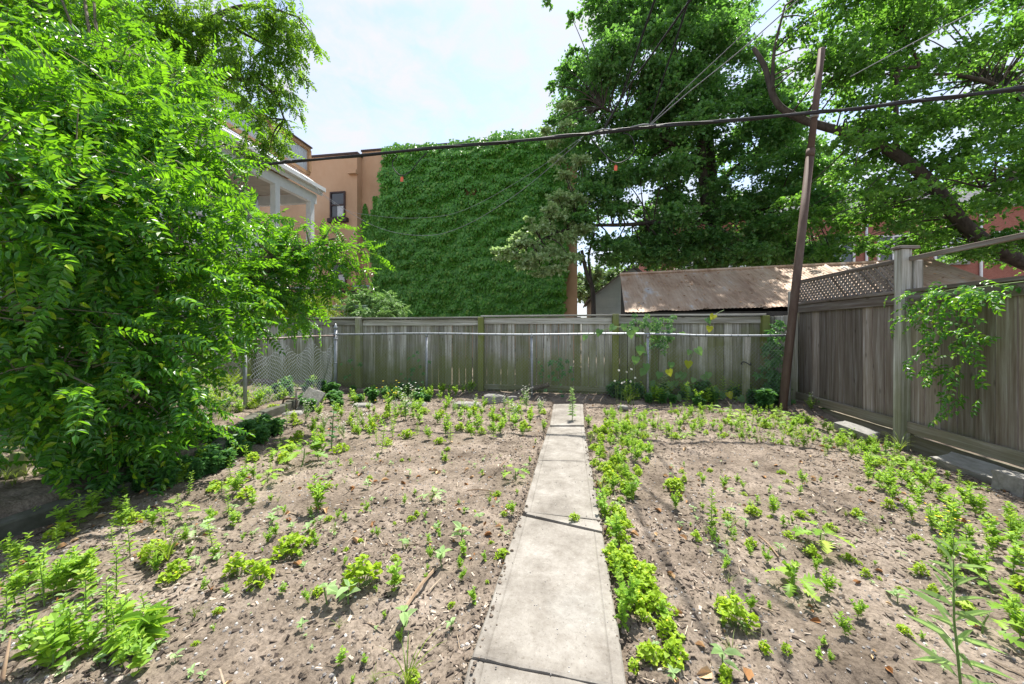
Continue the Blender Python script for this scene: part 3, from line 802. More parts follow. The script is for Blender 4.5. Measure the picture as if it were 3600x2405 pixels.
# washing lines slung from the porch to the tree
pA = P(1035, 590, 12.5)
wire_obj('hanging_wire', [pA, P(1160, 700, 12), P(1330, 800, 11.5), P(1500, 828, 11), P(1640, 790, 10.5), P(1820, 680, 10), P(2000, 530, 9.5), P(2060, 470, 9.2)], .006, 'lower drooping pale wire hanging across the ivy wall', M['wire'])
wire_obj('hanging_wire', [P(1020, 570, 12.5), P(1180, 720, 12), P(1330, 760, 11.5), P(1500, 765, 11), P(1640, 735, 10.5), P(1850, 620, 10), P(2050, 480, 9.5)], .0045, 'upper drooping pale wire hanging across the ivy wall', M['wire'])

# ------------------------------------------------------------------ ivy-clad stucco building
BY = 17.0
blx0, blx1 = -10.2, .34
bl = empty('stucco_building', (-5, BY, 0), 'flat-roofed orange stucco building half covered in ivy behind the fence', 'building')
def bpart(name, boxes, mat, parent=bl, kind=None):
    mb = MB()
    for c, s in boxes: mb.box(c, s)
    return wpart(name, mb, mat, parent, kind=kind)
H1, H2 = 10.15, 9.85
bpart('wall', [(((blx0 + blx1) / 2, BY + 6, H1 / 2), (blx1 - blx0, 12, H1))], M['stucco'])
bpart('wall', [((-16.1, BY + 5.6 - .02, H2 / 2), (11.8, 12, H2))], M['stucco'])
bpart('parapet_cap', [((-16.1, BY - .42 + 6, H2 + .05), (11.9, 12.1, .10))], M['trim'])
bpart('parapet_cap', [(((blx0 + blx1) / 2, BY + 6, H1 + .045), (blx1 - blx0 + .06, 12.1, .09))], M['trim'])
bpart('corbel', [((-10.35, BY - .52, z_at(620, -10.3, BY)), (.42, .25, .22))], M['stucco'])
def bwindow(u0, u1, v0, v1, yy, parent, fr, sill=True, curtain=True):
    x0, x1 = at_y(u0, yy), at_y(u1, yy)
    xm = (x0 + x1) / 2; z1, z0 = z_at(v0, xm, yy), z_at(v1, xm, yy)
    W, Hh = x1 - x0, z1 - z0; t = .07
    f = bpart('window', [((x0 + t / 2, yy - .03, (z0 + z1) / 2), (t, .08, Hh)), ((x1 - t / 2, yy - .03, (z0 + z1) / 2), (t, .08, Hh)),
                         ((xm, yy - .03, z1 - t / 2), (W - 2 * t, .078, t)), ((xm, yy - .03, z0 + t / 2), (W - 2 * t, .078, t)), ((xm, yy - .022, (z0 + z1) / 2), (W - 2 * t, .07, t))], fr, parent)
    for k, (za, zb) in enumerate(((z0 + t, (z0 + z1) / 2 - t / 2), ((z0 + z1) / 2 + t / 2, z1 - t))):
        mb = MB(); mb.box((xm, yy - .012 - .006 * k, (za + zb) / 2), (W - 2 * t, .01, zb - za)); o = obj('pane', mb.mesh('pane', M['glass']), f)
    if curtain:
        mb = MB(); q = np.linspace(xm - W * .02, x1 - t * 1.2, 30); zz = np.linspace(z0 + t * 1.1, (z0 + z1) / 2 - t * .7, 3)
        pts = np.array([[[a, yy - .024 + .005 * math.sin(a * 60), b] for a in q] for b in zz]); mb.grid(pts); obj('curtain', mb.mesh('curtain', M['curtain']), f)
    if sill:
        mb = MB(); mb.box((xm + .06, yy - .09, z0 - .12), (W + .22, .22, .2)); obj('sill', mb.mesh('sill', M['trim']), f)
    return f
WY = BY - .42
bwindow(1162, 1215, 675, 768, WY, bl, M['trim'])
bwindow(1166, 1219, 925, 1000, WY, bl, M['trim'])
bwindow(905, 985, 960, 990, WY, bl, M['trim'])
zc = z_at(1013, -11.5, WY)
for dz, rr, mt, nm in ((0, .06, M['galv'], 'pipe'), (-.22, .05, M['trim'], 'conduit'), (-.34, .05, M['trim'], 'conduit')):
    mb = MB(); mb.tube([(-17, WY - .1, zc + dz), (-9.3, WY - .1, zc + dz + .04)], rr, 8); wpart(nm, mb, mt, bl, True)
mb = MB(); mb.box((-14.6, WY - .03, 1.25), (8.8, .1, 2.5)); wpart('plinth', mb, M['stucco'], bl)

# ivy
IV = []
rs = np.random.default_rng(21)
n = 100000
uv = np.stack([rs.uniform(1250, 2004, n), rs.uniform(455, 1130, n)], -1)
lu = np.interp(uv[:, 1], [455, 520, 600, 700, 735, 780, 850, 950, 1050, 1130], [1395, 1372, 1352, 1348, 1320, 1296, 1292, 1312, 1322, 1325])
ru = np.interp(uv[:, 1], [455, 800, 900, 1000, 1130], [1988, 1990, 1992, 1988, 1984])
jit = 16 * (vnoise(uv[:, 0] * .0 + 3, uv[:, 1] * .05) - .5) + 10 * (vnoise(uv[:, 0] * 0 + 9, uv[:, 1] * .2) - .5)
tv = np.interp(uv[:, 0], [1340, 1380, 1500, 1700, 1820, 2000], [530, 528, 522, 492, 478, 466]) - 16 * (vnoise(uv[:, 0] * .035, uv[:, 0] * 0) - .3)
keep = (uv[:, 0] > lu + jit) & (uv[:, 0] < ru + jit) & (uv[:, 1] > tv)
col = ((np.abs(uv[:, 0] - 1287 - (uv[:, 1] - 775) * .04) < 11 * np.clip((uv[:, 1] - 712) / 40, 0, 1)) & (uv[:, 1] < 840) & (uv[:, 1] > 712)) | ((np.abs(uv[:, 0] - 1321) < 7) & (uv[:, 1] > 690) & (uv[:, 1] < 770))
keep |= col
bald = ((uv[:, 0] - 1665) / 42) ** 2 + ((uv[:, 1] - 680) / 12) ** 2 < 1 + (vnoise(uv[:, 0] * .06, uv[:, 1] * .1) - .5) * 1.6
keep &= ~(bald & (rs.random(n) < .85))
uv = uv[keep]
X_ = BY * np.tan(np.arctan((uv[:, 0] - CU) / F_PX) - YAW); D_ = -X_ * SA + BY * CA; Z_ = CAM_H + (HV - uv[:, 1]) / F_PX * D_
bul = .30 * vnoise(X_ * 1.3, Z_ * 1.6) + .40 * vnoise(X_ * 2.6 + 9, Z_ * 4.2)
Y_ = BY - .04 - bul * rs.uniform(.25, 1.0, len(X_)) * (uv[:, 0] > 1340)
over = Z_ > H1
Y_ = Y_ + np.where(over, rs.uniform(-.1, .8, len(X_)), 0)
T_ = np.stack([X_, Y_, Z_], -1)
def leaf_t(w=.36, fold=.10, droop=.12, kind='oval'):
    """one blade of unit length along +Y, facing +Z"""
    mb = MB()
    if kind == 'oval':
        v = [[0, 0, 0], [w, .28, fold], [w * .8, .64, fold * .7], [0, 1, -droop], [-w, .28, fold], [-w * .8, .64, fold * .7]]
        f = np.array([[0, 1, 2, 3], [0, 3, 5, 4]])
    elif kind == 'lance':
        v = [[0, 0, 0], [w, .35, fold], [w * .7, .7, fold * .5 - droop * .4], [0, 1, -droop], [-w, .35, fold], [-w * .7, .7, fold * .5 - droop * .4]]
        f = np.array([[0, 1, 2, 3], [0, 3, 5, 4]])
    elif kind == 'heart':
        v = [[0, 0, 0], [.28, -.16, .05], [.52, .12, .09], [.40, .52, .03], [0, 1, -droop], [-.28, -.16, .05], [-.52, .12, .09], [-.40, .52, .03], [0, .45, -.02]]
        mb.add(v, [np.array([[0, 1, 2], [0, 6, 5]]), np.array([[0, 2, 3, 8], [8, 3, 4, 7], [0, 8, 7, 6]])]); return mb
    elif kind == 'ivy':
        v = [[0, 0, 0], [.42, .12, .06], [.34, .5, .08], [0, 1, -droop], [-.42, .12, .06], [-.34, .5, .08]]
        f = np.array([[0, 1, 2, 3], [0, 3, 5, 4]])
    elif kind == 'lobed':
        t = np.array([0, .08, .2, .26, .40, .46, .6, .66, .8, 1.0]); hw = np.array([.015, .05, .30, .07, .42, .09, .40, .10, .24, 0])
        zc_ = -droop * t ** 2
        v = np.concatenate([np.stack([0 * t, t, zc_], -1), np.stack([hw, t + hw * .35, zc_ + hw * .15], -1), np.stack([-hw, t + hw * .35, zc_ + hw * .15], -1)])
        k = len(t); i = np.arange(k - 1)
        f = np.concatenate([np.stack([i, i + k, i + k + 1, i + 1], -1), np.stack([i, i + 1, i + 2 * k + 1, i + 2 * k], -1)])
    mb.add(v, f); return mb
N_ = len(T_)
dirs = np.array([0, -.35, -1]) + rs.normal(0, .45, (N_, 3)) * np.array([1, .3, .5])
ups = np.array([0, -1, .55]) + rs.normal(0, .33, (N_, 3))
Mx = frames(dirs, ups) * rs.uniform(.075, .165, N_)[:, None, None]
mb = MB(); mb.inst(leaf_t(kind='ivy'), Mx, T_)
ivy = empty('wall_ivy', (-5, BY, 0), 'dense green ivy covering most of the orange stucco wall', 'ivy')
wpart('foliage', mb, M['lf_ivy'], ivy, kind='stuff')
mb = MB()
for k in range(14):
    x0 = rs.uniform(-8.5, -.6); p0 = np.array([x0, BY - .03, .1]); pts = [p0]
    for q in range(9): pts.append(pts[-1] + np.array([rs.normal(0, .3), 0, 1.0]))
    mb.tube(pts, np.linspace(.03, .008, len(pts)), 5)
wpart('stem', mb, M['bark'], ivy)

# ------------------------------------------------------------------ house with a two-storey porch at left
hs = empty('porch_house', (-11, 11, 0), 'house with white porch posts and a tin-sided roof deck behind the left tree', 'house')
def hpart(name, boxes, mat, parent=hs):
    mb = MB()
    for c, s in boxes: mb.box(c, s)
    return wpart(name, mb, mat, parent)
EX, EZ, YE = -9.5, 6.72, 13.1
hpart('wall', [((-15.2, 8.5, 3.7), (6.0, 9.0, 7.4))], M['siding'])
hpart('beam', [((EX - .28, 9.5, EZ - .36), (.18, 7.0, .36))], M['white'])
hpart('beam', [((EX - 1.4, YE - .25, EZ - .36), (2.3, .16, .36))], M['white'])
for yy in (8.2, 11.05, 12.75):
    hpart('post', [((EX - .28, yy, 3.1), (.20, .20, 6.2))], M['white'])
for k in range(22):
    hpart('soffit_board', [((EX - 1.55, 6.4 + k * .3, EZ - .13), (2.1, .285, .03))], M['soffit'])
hpart('gutter', [((EX + .06, 9.4, EZ + .02), (.14, 7.4, .14))], M['white'])
hpart('fascia', [((EX - .05, 9.4, EZ - .06), (.06, 7.4, .26))], M['white'])
mb = MB(); mb.add([(EX + .05, 5.7, EZ + .1), (EX + .05, YE + .1, EZ + .1), (-10.4, YE + .1, 7.46), (-10.4, 5.7, 7.46), (EX + .05, 5.7, EZ + .04), (EX + .05, YE + .1, EZ + .04), (-10.4, YE + .1, 7.38), (-10.4, 5.7, 7.38)],
                  np.array([[0, 1, 2, 3], [7, 6, 5, 4], [0, 4, 5, 1], [1, 5, 6, 2], [2, 6, 7, 3], [3, 7, 4, 0]])); wpart('porch_roof', mb, M['tin'], hs)
for i, yy in enumerate(np.arange(7.2, 13.3, .22)):
    hpart('siding_sheet', [((-10.3, yy, 8.0), (.02, .205, .86))], M['tin'])
hpart('deck_floor', [((-12.3, 9.7, 7.42), (3.8, 7.2, .1))], M['cedar'])
hpart('deck_rail', [((-10.27, 10.1, 8.50), (.12, 6.5, .12))], M['cedar'])
hpart('deck_rail', [((-10.27, 10.1, 7.53), (.10, 6.5, .12))], M['cedar'])
hpart('deck_cap', [((-10.27, 10.1, 8.585), (.2, 6.6, .05))], M['trim'])
for yy in (7.2, 9.3, 11.4, 13.3): hpart('deck_post', [((-10.24, yy, 8.02), (.10, .12, .84))], M['cedar'])
hpart('porch_floor', [((EX - 1.35, 9.5, 3.4), (2.4, 7.0, .3))], M['soffit'])
hpart('porch_rail', [((EX - .28, 9.5, 4.45), (.08, 6.9, .1))], M['white'])
for k in range(16): hpart('baluster', [((EX - .28, 6.3 + k * .42, 3.98), (.05, .05, .84))], M['white'])

# ------------------------------------------------------------------ shed with rusted roof
sh = empty('garden_shed', (4.8, 9.5, 0), 'low dark shed with a rusted corrugated metal roof behind the fence', 'shed')
def spart(name, boxes, mat):
    mb = MB()
    for c, s in boxes: mb.box(c, s)
    return wpart(name, mb, mat, sh)
sx0, sx1, ey, ry = 1.42, 8.7, 8.25, 10.5
ez = lambda x: 1.70 + (x - sx0) * .020
rz_ = lambda x: 2.80 + (x - sx0) * .026
spart('wall', [((5.06, 8.5, .85), (7.1, .08, 1.7))], M['dark'])
spart('wall', [((5.06, 10.5, 1.3), (7.1, .06, 2.6))], M['dark'])
for xx in (sx0 - .03, sx1 - .1):
    mb = MB(); mb.add([(xx - .17, 8.45, 0), (xx, 10.5, 0), (xx, 10.5, 2.74), (xx - .17, 8.45, 1.72)], np.array([[0, 1, 2, 3]]))
    wpart('gable_wall', mb, M['dark'], sh)
spart('fascia', [((sx0 + .03, 9.35, 2.12), (.03, .1, .14))], M['dark'])
edges = [sx0, 3.02, 4.15, 5.2, 6.35, 7.5, sx1]
for k in range(len(edges) - 1):
    for side in (0,):
        x0, x1 = edges[k] - .05, edges[k + 1] + .04
        q = np.linspace(x0, x1, int((x1 - x0) / .019)); t = np.linspace(0, 1, 7)
        Q, T = np.meshgrid(q, t)
        yy = (ey + (ry - ey) * T) if side == 0 else (12.75 + (ry - 12.75) * T)
        zz = ez(Q) + (rz_(Q) - ez(Q)) * T + .005 * np.sin(Q * 2 * math.pi / .076) + .028 * (Q - x0) / (x1 - x0) + .03 * (Q > x1 - .025) + .02 * (vnoise(Q * 2 + k * 7, T * 3) - .5)
        zz = zz - .035 * (1 - T) ** 3 * (vnoise(Q * 2.3 + 4, T * 0 + k) - .2) + .02 * (Q > x1 - .1) * (1 - T) ** 2
        yy = yy + (.05 * (vnoise(Q * 3, T * 0 + 3) - .5)) * (1 - T) * (1 if side == 0 else -1)
        mb = MB(); mb.grid(np.stack([Q - .19 * (1 - T), yy, zz], -1)); wpart('roof_sheet', mb, M['rustroof'], sh, True)
mb = MB(); mb.tube([(sx0 - .06, ry, rz_(sx0) + .03), (5, ry, rz_(5) + .03), (sx1 + .06, ry, rz_(sx1) + .03)], .05, 6); wpart('ridge_cap', mb, M['rustroof'], sh)
spart('eave_board', [((5.06, ey + .12, 1.63), (7.1, .03, .12))], M['dark'])
# fallen leaves on its roof
mb = MB(); nl = 300; q = rs.uniform(sx0, sx1, nl); t = rs.uniform(.02, .98, nl)
Tn = np.stack([q, ey + (ry - ey) * t, ez(q) + (rz_(q) - ez(q)) * t + .035], -1)
mb.inst(leaf_t(.25), frames(rs.normal(0, 1, (nl, 3)) * np.array([1, 1, .1]) + np.array([0, 0, .0]), np.array([0, -.45, 1]) + rs.normal(0, .2, (nl, 3))) * rs.uniform(.04, .08, nl)[:, None, None], Tn)
o = obj('fallen_leaves', mb.mesh('fallen_leaves', M['deadleaf'])); tag(o, 'tan fallen leaves scattered on the rusted shed roof', 'leaves', kind='stuff')

# little sided house far behind
lh = empty('sided_house', (2.0, 20, 0), 'small blue-grey sided outbuilding between the ivy wall and the shed', 'house')
def lpart(name, boxes, mat):
    mb = MB()
    for c, s in boxes: mb.box(c, s)
    return wpart(name, mb, mat, lh)
x0, x1 = at_y(2078, 20), 5.2
mb = MB(); mb.add([(x0, 20, 0), (x1, 20, 0), (x1, 20, 3.0), ((x0 + x1) / 2, 20, 4.6), (x0, 20, 3.0), (x0, 25, 0), (x1, 25, 0), (x1, 25, 3.0), ((x0 + x1) / 2, 25, 4.6), (x0, 25, 3.0)],
                  [np.array([[0, 1, 2, 3, 4], [9, 8, 7, 6, 5]]), np.array([[5, 0, 4, 9], [1, 6, 7, 2]])]); wpart('wall', mb, M['siding'], lh)
for k in range(16):
    z = .3 + k * .19
    lpart('siding_board', [(((x0 + x1) / 2, 19.985, z), (x1 - x0 - .02, .03, .175))], M['siding'])
for s, nm in ((-1, 'roof'), (1, 'roof')):
    xa = x0 - .25 if s < 0 else x1 + .25; xm = (x0 + x1) / 2
    mb = MB(); mb.add([(xa, 19.7, 2.86), (xm, 19.7, 4.72), (xm, 25.2, 4.72), (xa, 25.2, 2.86), (xa, 19.7, 2.76), (xm, 19.7, 4.62), (xm, 25.2, 4.62), (xa, 25.2, 2.76)],
                      np.array([[0, 1, 2, 3], [7, 6, 5, 4], [0, 4, 5, 1], [1, 5, 6, 2], [2, 6, 7, 3], [3, 7, 4, 0]])); wpart(nm, mb, M['shingle'], lh)

# red brick building at the right
rbld = empty('brick_building', (17, 27, 0), 'red brick building with white windows glimpsed through the right-hand trees', 'building')
def rpart(name, boxes, mat):
    mb = MB()
    for c, s in boxes: mb.box(c, s)
    return wpart(name, mb, mat, rbld)
RY = 27.0
rpart('wall', [((20.6, RY + 4, 4.5), (28.8, 8, 9.0))], M['brickwall'])
mb = MB(); mb.add([(6.0, RY - .3, 9.0), (35.2, RY - .3, 9.0), (35.2, RY + 2.2, 11.0), (6.0, RY + 2.2, 11.0), (6.0, RY + 8, 9.0), (35.2, RY + 8, 9.0)], np.array([[0, 1, 2, 3], [3, 2, 5, 4]])); wpart('roof', mb, M['shingle'], rbld)
rpart('cornice', [((20.6, RY - .1, 8.95), (29, .4, .22))], M['white'])
for xx in (8.3, 11.2, 14.2, 17.3, 20.3, 23.4, 26.5, 29.6):
    for zz in (2.4, 5.55):
        f = rpart('window', [((xx - .8, RY - .03, zz + .9), (.12, .12, 1.8)), ((xx + .8, RY - .03, zz + .9), (.12, .12, 1.8)), ((xx, RY - .03, zz + 1.74), (1.48, .118, .12)), ((xx, RY - .03, zz + .06), (1.48, .118, .12)),
                             ((xx, RY - .03, zz + .9), (.09, .114, 1.56)), ((xx, RY - .025, zz + .95), (1.48, .10, .08))], M['white'])
        mb = MB(); mb.box((xx, RY - .012, zz + .9), (1.48, .012, 1.56)); obj('pane', mb.mesh('pane', M['glass']), f)
        mb = MB(); mb.box((xx, RY - .08, zz - .1), (1.9, .2, .18)); obj('sill', mb.mesh('sill', M['stone']), f)
for xx in (12.7, 18.8, 25):
    mb = MB(); mb.tube([(xx, RY - .08, .2), (xx, RY - .08, 8.7)], .07, 8); wpart('downpipe', mb, M['white'], rbld, True)

# pale green trellis panel behind the back fence
tp = empty('trellis_panel', (-5.6, 8.6, 0), 'pale green painted trellis panel peeking above the back fence by the shrub', 'trellis')
def tpp(name, boxes, mat=M['palegreen']):
    mb = MB()
    for c, s in boxes: mb.box(c, s)
    return wpart(name, mb, mat, tp)
tx0, tx1 = at_y(1105, 8.6), at_y(1283, 8.6)
tz1 = 1.86
tpp('rail', [((tx0 + (tx1 - tx0) / 2, 8.6, tz1), (tx1 - tx0, .06, .07))]); tpp('cap_board', [((tx0 + (tx1 - tx0) / 2, 8.6, tz1 + .055), (tx1 - tx0 + .1, .12, .03))])
tpp('rail', [((tx0 + (tx1 - tx0) / 2, 8.6, 1.35), (tx1 - tx0, .06, .07))])
for xx in (tx0, tx1): tpp('post', [((xx, 8.61, .93), (.1, .1, 1.9))])
for k in range(14):
    xx = tx0 + .12 + k * (tx1 - tx0 - .2) / 13; tpp('slat', [((xx, 8.585, 1.6), (.035, .01, .46))])

# ------------------------------------------------------------------ leaf templates and trees
def pinnate(n_pairs=6, length=.30, leaflet=.075, w=.24, droop=.35, seed=0, mi_leaf=0, mi_st=0, kind='oval'):
    """compound leaf of unit size in metres, rachis along +Y"""
    r = np.random.default_rng(seed); mb = MB()
    t = np.linspace(0, 1, 7); curve = lambda q: np.array([.04 * length * math.sin(q * 3 + seed), length * q, -droop * length * q * q])
    mb.tube([curve(q) for q in t], np.linspace(.0026, .0011, 7) * (length / .3), 3, mi_st, cap=False)
    lt = leaf_t(w, .10, .18, kind); Ms, Ts = [], []
    for i in range(n_pairs):
        q = .22 + .72 * i / max(1, n_pairs - 1)
        s = leaflet * (0.75 + .35 * math.sin(math.pi * (i + 1) / (n_pairs + 1))) * r.uniform(.9, 1.1)
        for sd_ in (-1, 1):
            d = np.array([sd_ * 1.0, .45 + r.normal(0, .12), -.30 + r.normal(0, .16)]); u = np.array([r.normal(0, .15), .05, 1.0]) + r.normal(0, .14, 3)
            Ms.append(frames(d[None], u[None])[0] * s); Ts.append(curve(q + r.uniform(-.01, .01)))
    d = np.array([0, 1, -droop * 1.4]); Ms.append(frames(d[None], np.array([[0, .3, 1.0]]))[0] * leaflet); Ts.append(curve(1))
    mb.inst(lt, np.array(Ms), np.array(Ts), mi_leaf)
    return mb

def sprays(blobs, twig_n, leaves_n, rng, flat=.6, droop=.2, t0=.3, up_jit=.4, dir_jit=.6):
    """twig lines through each blob and leaf seats along them: returns twig endpoints and leaf pos/dir/up"""
    A, B, LP, LD, LU = [], [], [], [], []
    for c, r in blobs:
        r = np.broadcast_to(np.asarray(r, float), (3,)); vol = r[0] * r[1]
        n = max(3, int(twig_n * vol))
        st = c + rng.normal(0, .22, (n, 3)) * r
        d = unit(rng.normal(0, 1, (n, 3)) * np.array([1, 1, flat]))
        en = c + d * r * (rng.uniform(.45, 1.12, (n, 1)))
        A.append(st); B.append(en)
        t = rng.uniform(t0, 1.0, (n, leaves_n, 1))
        p = st[:, None] + (en - st)[:, None] * t; p[..., 2] -= (droop * np.linalg.norm(en - st, axis=1)[:, None] * t[..., 0] ** 2)
        p += rng.normal(0, .02, p.shape) * r.mean()
        td = np.broadcast_to(unit(en - st)[:, None], p.shape)
        ld = td * .6 + rng.normal(0, dir_jit, p.shape) + np.array([0, 0, -droop])
        LP.append(p.reshape(-1, 3)); LD.append(ld.reshape(-1, 3)); LU.append((np.array([0, 0, 1.0]) + rng.normal(0, up_jit, p.shape)).reshape(-1, 3))
    return np.concatenate(A), np.concatenate(B), np.concatenate(LP), np.concatenate(LD), np.concatenate(LU)

def connect(mb, limbs, blobs, r0=.03, r1=.008, sides=5, sag=.1):
    pts = np.concatenate([catmull(l, 8) for l in limbs])
    for c, r in blobs:
        d = np.linalg.norm(pts - c, axis=1) + .5 * np.maximum(0, pts[:, 2] - c[2])
        a = pts[d.argmin()]
        m = (a + c) / 2 + np.array([0, 0, sag * np.linalg.norm(c - a)]) + RNG.normal(0, .05, 3)
        mb.tube(catmull([a, m, c], 5), np.linspace(r0, r1, 11), sides, cap=False)
def limb(mb, pts, r0, r1, sides=8):
    p = catmull(pts, 8); mb.tube(p, np.linspace(r0, r1, len(p)) + .008 * RNG.random(len(p)), sides)

# --- the drooping compound-leaved tree at left, close to the camera
rt = np.random.default_rng(5)
nt_blobs_px = [  # u, v, depth, radius
 (60, 150, 3.2, .55), (230, 190, 3.4, .6), (420, 240, 3.6, .6), (600, 280, 3.9, .42), (720, 380, 4.0, .34),
 (40, 350, 2.7, .55), (200, 400, 2.9, .6), (380, 420, 3.1, .6), (560, 430, 3.4, .6), (690, 520, 3.6, .42), (780, 600, 3.7, .2),
 (20, 600, 2.3, .5), (160, 620, 2.5, .55), (330, 640, 2.7, .6), (500, 650, 3.0, .6), (660, 690, 3.3, .5), (780, 740, 3.6, .26), (810, 850, 3.9, .34),
 (30, 850, 2.3, .5), (190, 860, 2.5, .5), (350, 880, 2.8, .55), (520, 880, 3.1, .55), (680, 920, 3.5, .5), (830, 960, 4.2, .45),
 (60, 1080, 2.3, .45), (220, 1090, 2.5, .5), (390, 1100, 2.8, .5), (560, 1100, 3.1, .5), (720, 1110, 3.6, .45), (860, 1080, 4.3, .32), (960, 1070, 4.8, .28),
 (60, 1260, 2.4, .36), (230, 1280, 2.5, .4), (400, 1290, 2.8, .42), (560, 1280, 3.1, .42), (690, 1240, 3.4, .27),
 (560, 1440, 3.0, .26), (430, 1430, 2.9, .32), (650, 1400, 3.2, .26), (300, 1410, 2.7, .3), (700, 1490, 3.2, .13), (480, 1540, 2.9, .18),
 (150, 1430, 2.6, .3), (40, 1400, 2.5, .26), (340, 1520, 2.7, .2), (120, 1540, 2.7, .2), (250, 1560, 2.7, .2), (600, 1530, 3.1, .2), (400, 1600, 2.9, .13), (30, 1520, 2.6, .2),
 (150, 950, 4.6, .7), (420, 960, 4.8, .7), (650, 980, 5.0, .6), (100, 1180, 4.6, .6), (350, 1190, 4.7, .6), (600, 1200, 4.9, .5), (150, 1330, 4.4, .45), (420, 1340, 4.5, .4), (620, 1320, 4.7, .3),  # deeper blobs added as a shade mass to darken the hollow under the tree
 (100, 40, 3.8, .6), (300, 80, 4.2, .6), (500, 130, 4.4, .45), (50, -250, 4.0, .8), (300, -300, 4.4, .8), (-200, 0, 3.4, .7), (-250, 400, 3.0, .7), (-200, -400, 4.2, .9), (150, -600, 4.8, .8), (-150, 800, 2.9, .6), (-200, 1150, 2.8, .6),  # those outside the frame are unseen crown, added to shade the lower leaves
 (950, 770, 4.6, .18), (1060, 790, 4.8, .16), (1000, 850, 4.8, .4), (1120, 870, 5.0, .36), (1210, 860, 5.1, .22), (1285, 885, 5.2, .14), (1250, 950, 5.1, .16), (1180, 920, 5.0, .24), (1060, 900, 4.9, .3), (900, 900, 4.4, .34), (1020, 930, 4.9, .3), (920, 1010, 4.6, .32), (1090, 1010, 5.1, .24), (1030, 1110, 5.1, .18), (1140, 970, 5.1, .28), (960, 960, 4.7, .38),
 (1060, 1060, 5.2, .28), (1000, 1010, 4.9, .3), (1080, 1120, 5.3, .18), (890, 790, 4.4, .2), (1160, 800, 5.0, .12),
 (840, 1180, 4.4, .16)]
blobs = [(P(u, v, d), (r * 1.12, r * 1.12, r * .9)) for u, v, d, r in nt_blobs_px]
ntree = empty('locust_tree', (-4.95, 3.1, .1), 'bright green drooping tree with feathery compound leaves filling the left side', 'tree')
tk = MB()
base = np.array([-4.95, 3.1, 0.0])
l1 = [base, base + [.05, -.05, 1.0], base + [.2, -.1, 2.1], base + [.55, -.2, 3.2]]
l2 = [base + [.05, -.05, 1.0], P(560, 1010, 3.9), P(760, 1010, 4.2), P(960, 900, 4.6), P(1130, 850, 5.0)]
l3 = [base + [.1, -.08, 1.5], P(330, 900, 3.2), P(200, 820, 2.8), P(60, 760, 2.5)]
l4 = [base + [.2, -.1, 2.1], P(480, 560, 3.3), P(640, 520, 3.5)]
l5 = [base + [.05, -.05, 1.0], P(300, 1130, 3.0), P(420, 1230, 2.9), P(540, 1330, 3.0)]
for l, a, b in ((l1, .11, .05), (l2, .05, .018), (l3, .05, .02), (l4, .04, .018), (l5, .035, .012)): limb(tk, l, a, b)
connect(tk, [l1, l2, l3, l4, l5], blobs, .017, .006)
A, B, LP, LD, LU = sprays([(c, np.array(r) * (.93 if r[0] > .3 else 1.12)) for c, r in blobs], 92, 3, rt, .7, .22, .3, .6, .65)
for a, b in zip(A[::2], B[::2]): tk.tube([a, (a + b) / 2 + [0, 0, .02], b], [.005, .004, .002], 3, cap=False)
wpart('trunk', tk, M['bark2'], ntree, True)
variants = [pinnate(7, .28, .066, .215, .2, 1), pinnate(8, .32, .064, .21, .4, 2), pinnate(6, .22, .062, .23, .12, 3), pinnate(7, .29, .060, .215, .65, 4)]
nL = len(LP)
sc_ = rt.uniform(.75, 1.15, nL)
LDd = LD.copy(); LDd[:, 2] -= .08
Mx = frames(LDd, LU)
dist = np.linalg.norm(LP - np.array([0, 0, CAM_H]), axis=1)
ok = dist > 1.55
LP, Mx, sc_, dist = LP[ok], Mx[ok], sc_[ok], dist[ok]; nL = len(LP)
order = np.argsort(dist); big = order[:300]; rest = order[300:]
cr_ = MB()
for k in range(4):
    ii = rest[k::4]; cr_.inst(variants[k], Mx[ii] * sc_[ii][:, None, None], LP[ii])
wpart('crown', cr_, M['lf_near'], ntree, kind='stuff')
vm = [v.mesh('compound_leaf', M['lf_near']) for v in variants]
for q, i in enumerate(big):
    m4 = Matrix(Mx[i].tolist()).to_4x4()
    o = obj('leaf', vm[q % 4], ntree)
    o.rotation_euler = m4.to_euler(); o.scale = (sc_[i],) * 3; o.location = Vector(LP[i]) - Vector(ntree.location)

# --- larger tree behind it, against the sky
rt = np.random.default_rng(6)
bb = [(80, 30, 7.5, 1.1), (260, 40, 8, 1.2), (450, 40, 8.2, 1.2), (640, 60, 8.5, 1.1), (800, 90, 8.8, .9), (930, 60, 9, .8), (1010, 30, 9, .55), (1060, 110, 9.2, .5), (1105, 130, 9.3, .28), (700, 200, 8.8, 1.0), (850, 220, 9, .8), (980, 200, 9.2, .6),
      (1040, 230, 9.3, .4), (880, 330, 9.2, .8), (980, 320, 9.4, .5), (1020, 370, 9.5, .35), (1010, 430, 9.6, .32), (900, 430, 9.4, .6), (960, 490, 9.6, .4), (860, 540, 9.6, .4), (940, 560, 9.7, .3), (1000, 500, 9.7, .25), (560, 130, 8.4, 1.0), (960, 130, 9.1, .5)]
blobs2 = [(P(u, v, d), (r, r, r * .8)) for u, v, d, r in bb]
btree = empty('tall_locust_tree', (-9.6, 7.6, 0), 'taller airy tree reaching over the porch house against the pale sky at upper left', 'tree')
tk = MB(); base = np.array([-9.6, 7.6, 0.0])
b1 = [base, base + [.1, 0, 3], base + [.4, .1, 6], base + [.9, .2, 9]]
b2 = [base + [.3, .1, 4.5], P(560, 230, 8.6), P(760, 60, 8.8), P(900, 20, 9), P(1050, 60, 9.2)]
b3 = [base + [.2, .05, 4], P(640, 330, 8.8), P(860, 280, 9.1), P(960, 330, 9.3), P(1000, 420, 9.5)]
b4 = [P(760, 60, 8.8), P(880, 130, 9.0), P(1000, 190, 9.2)]
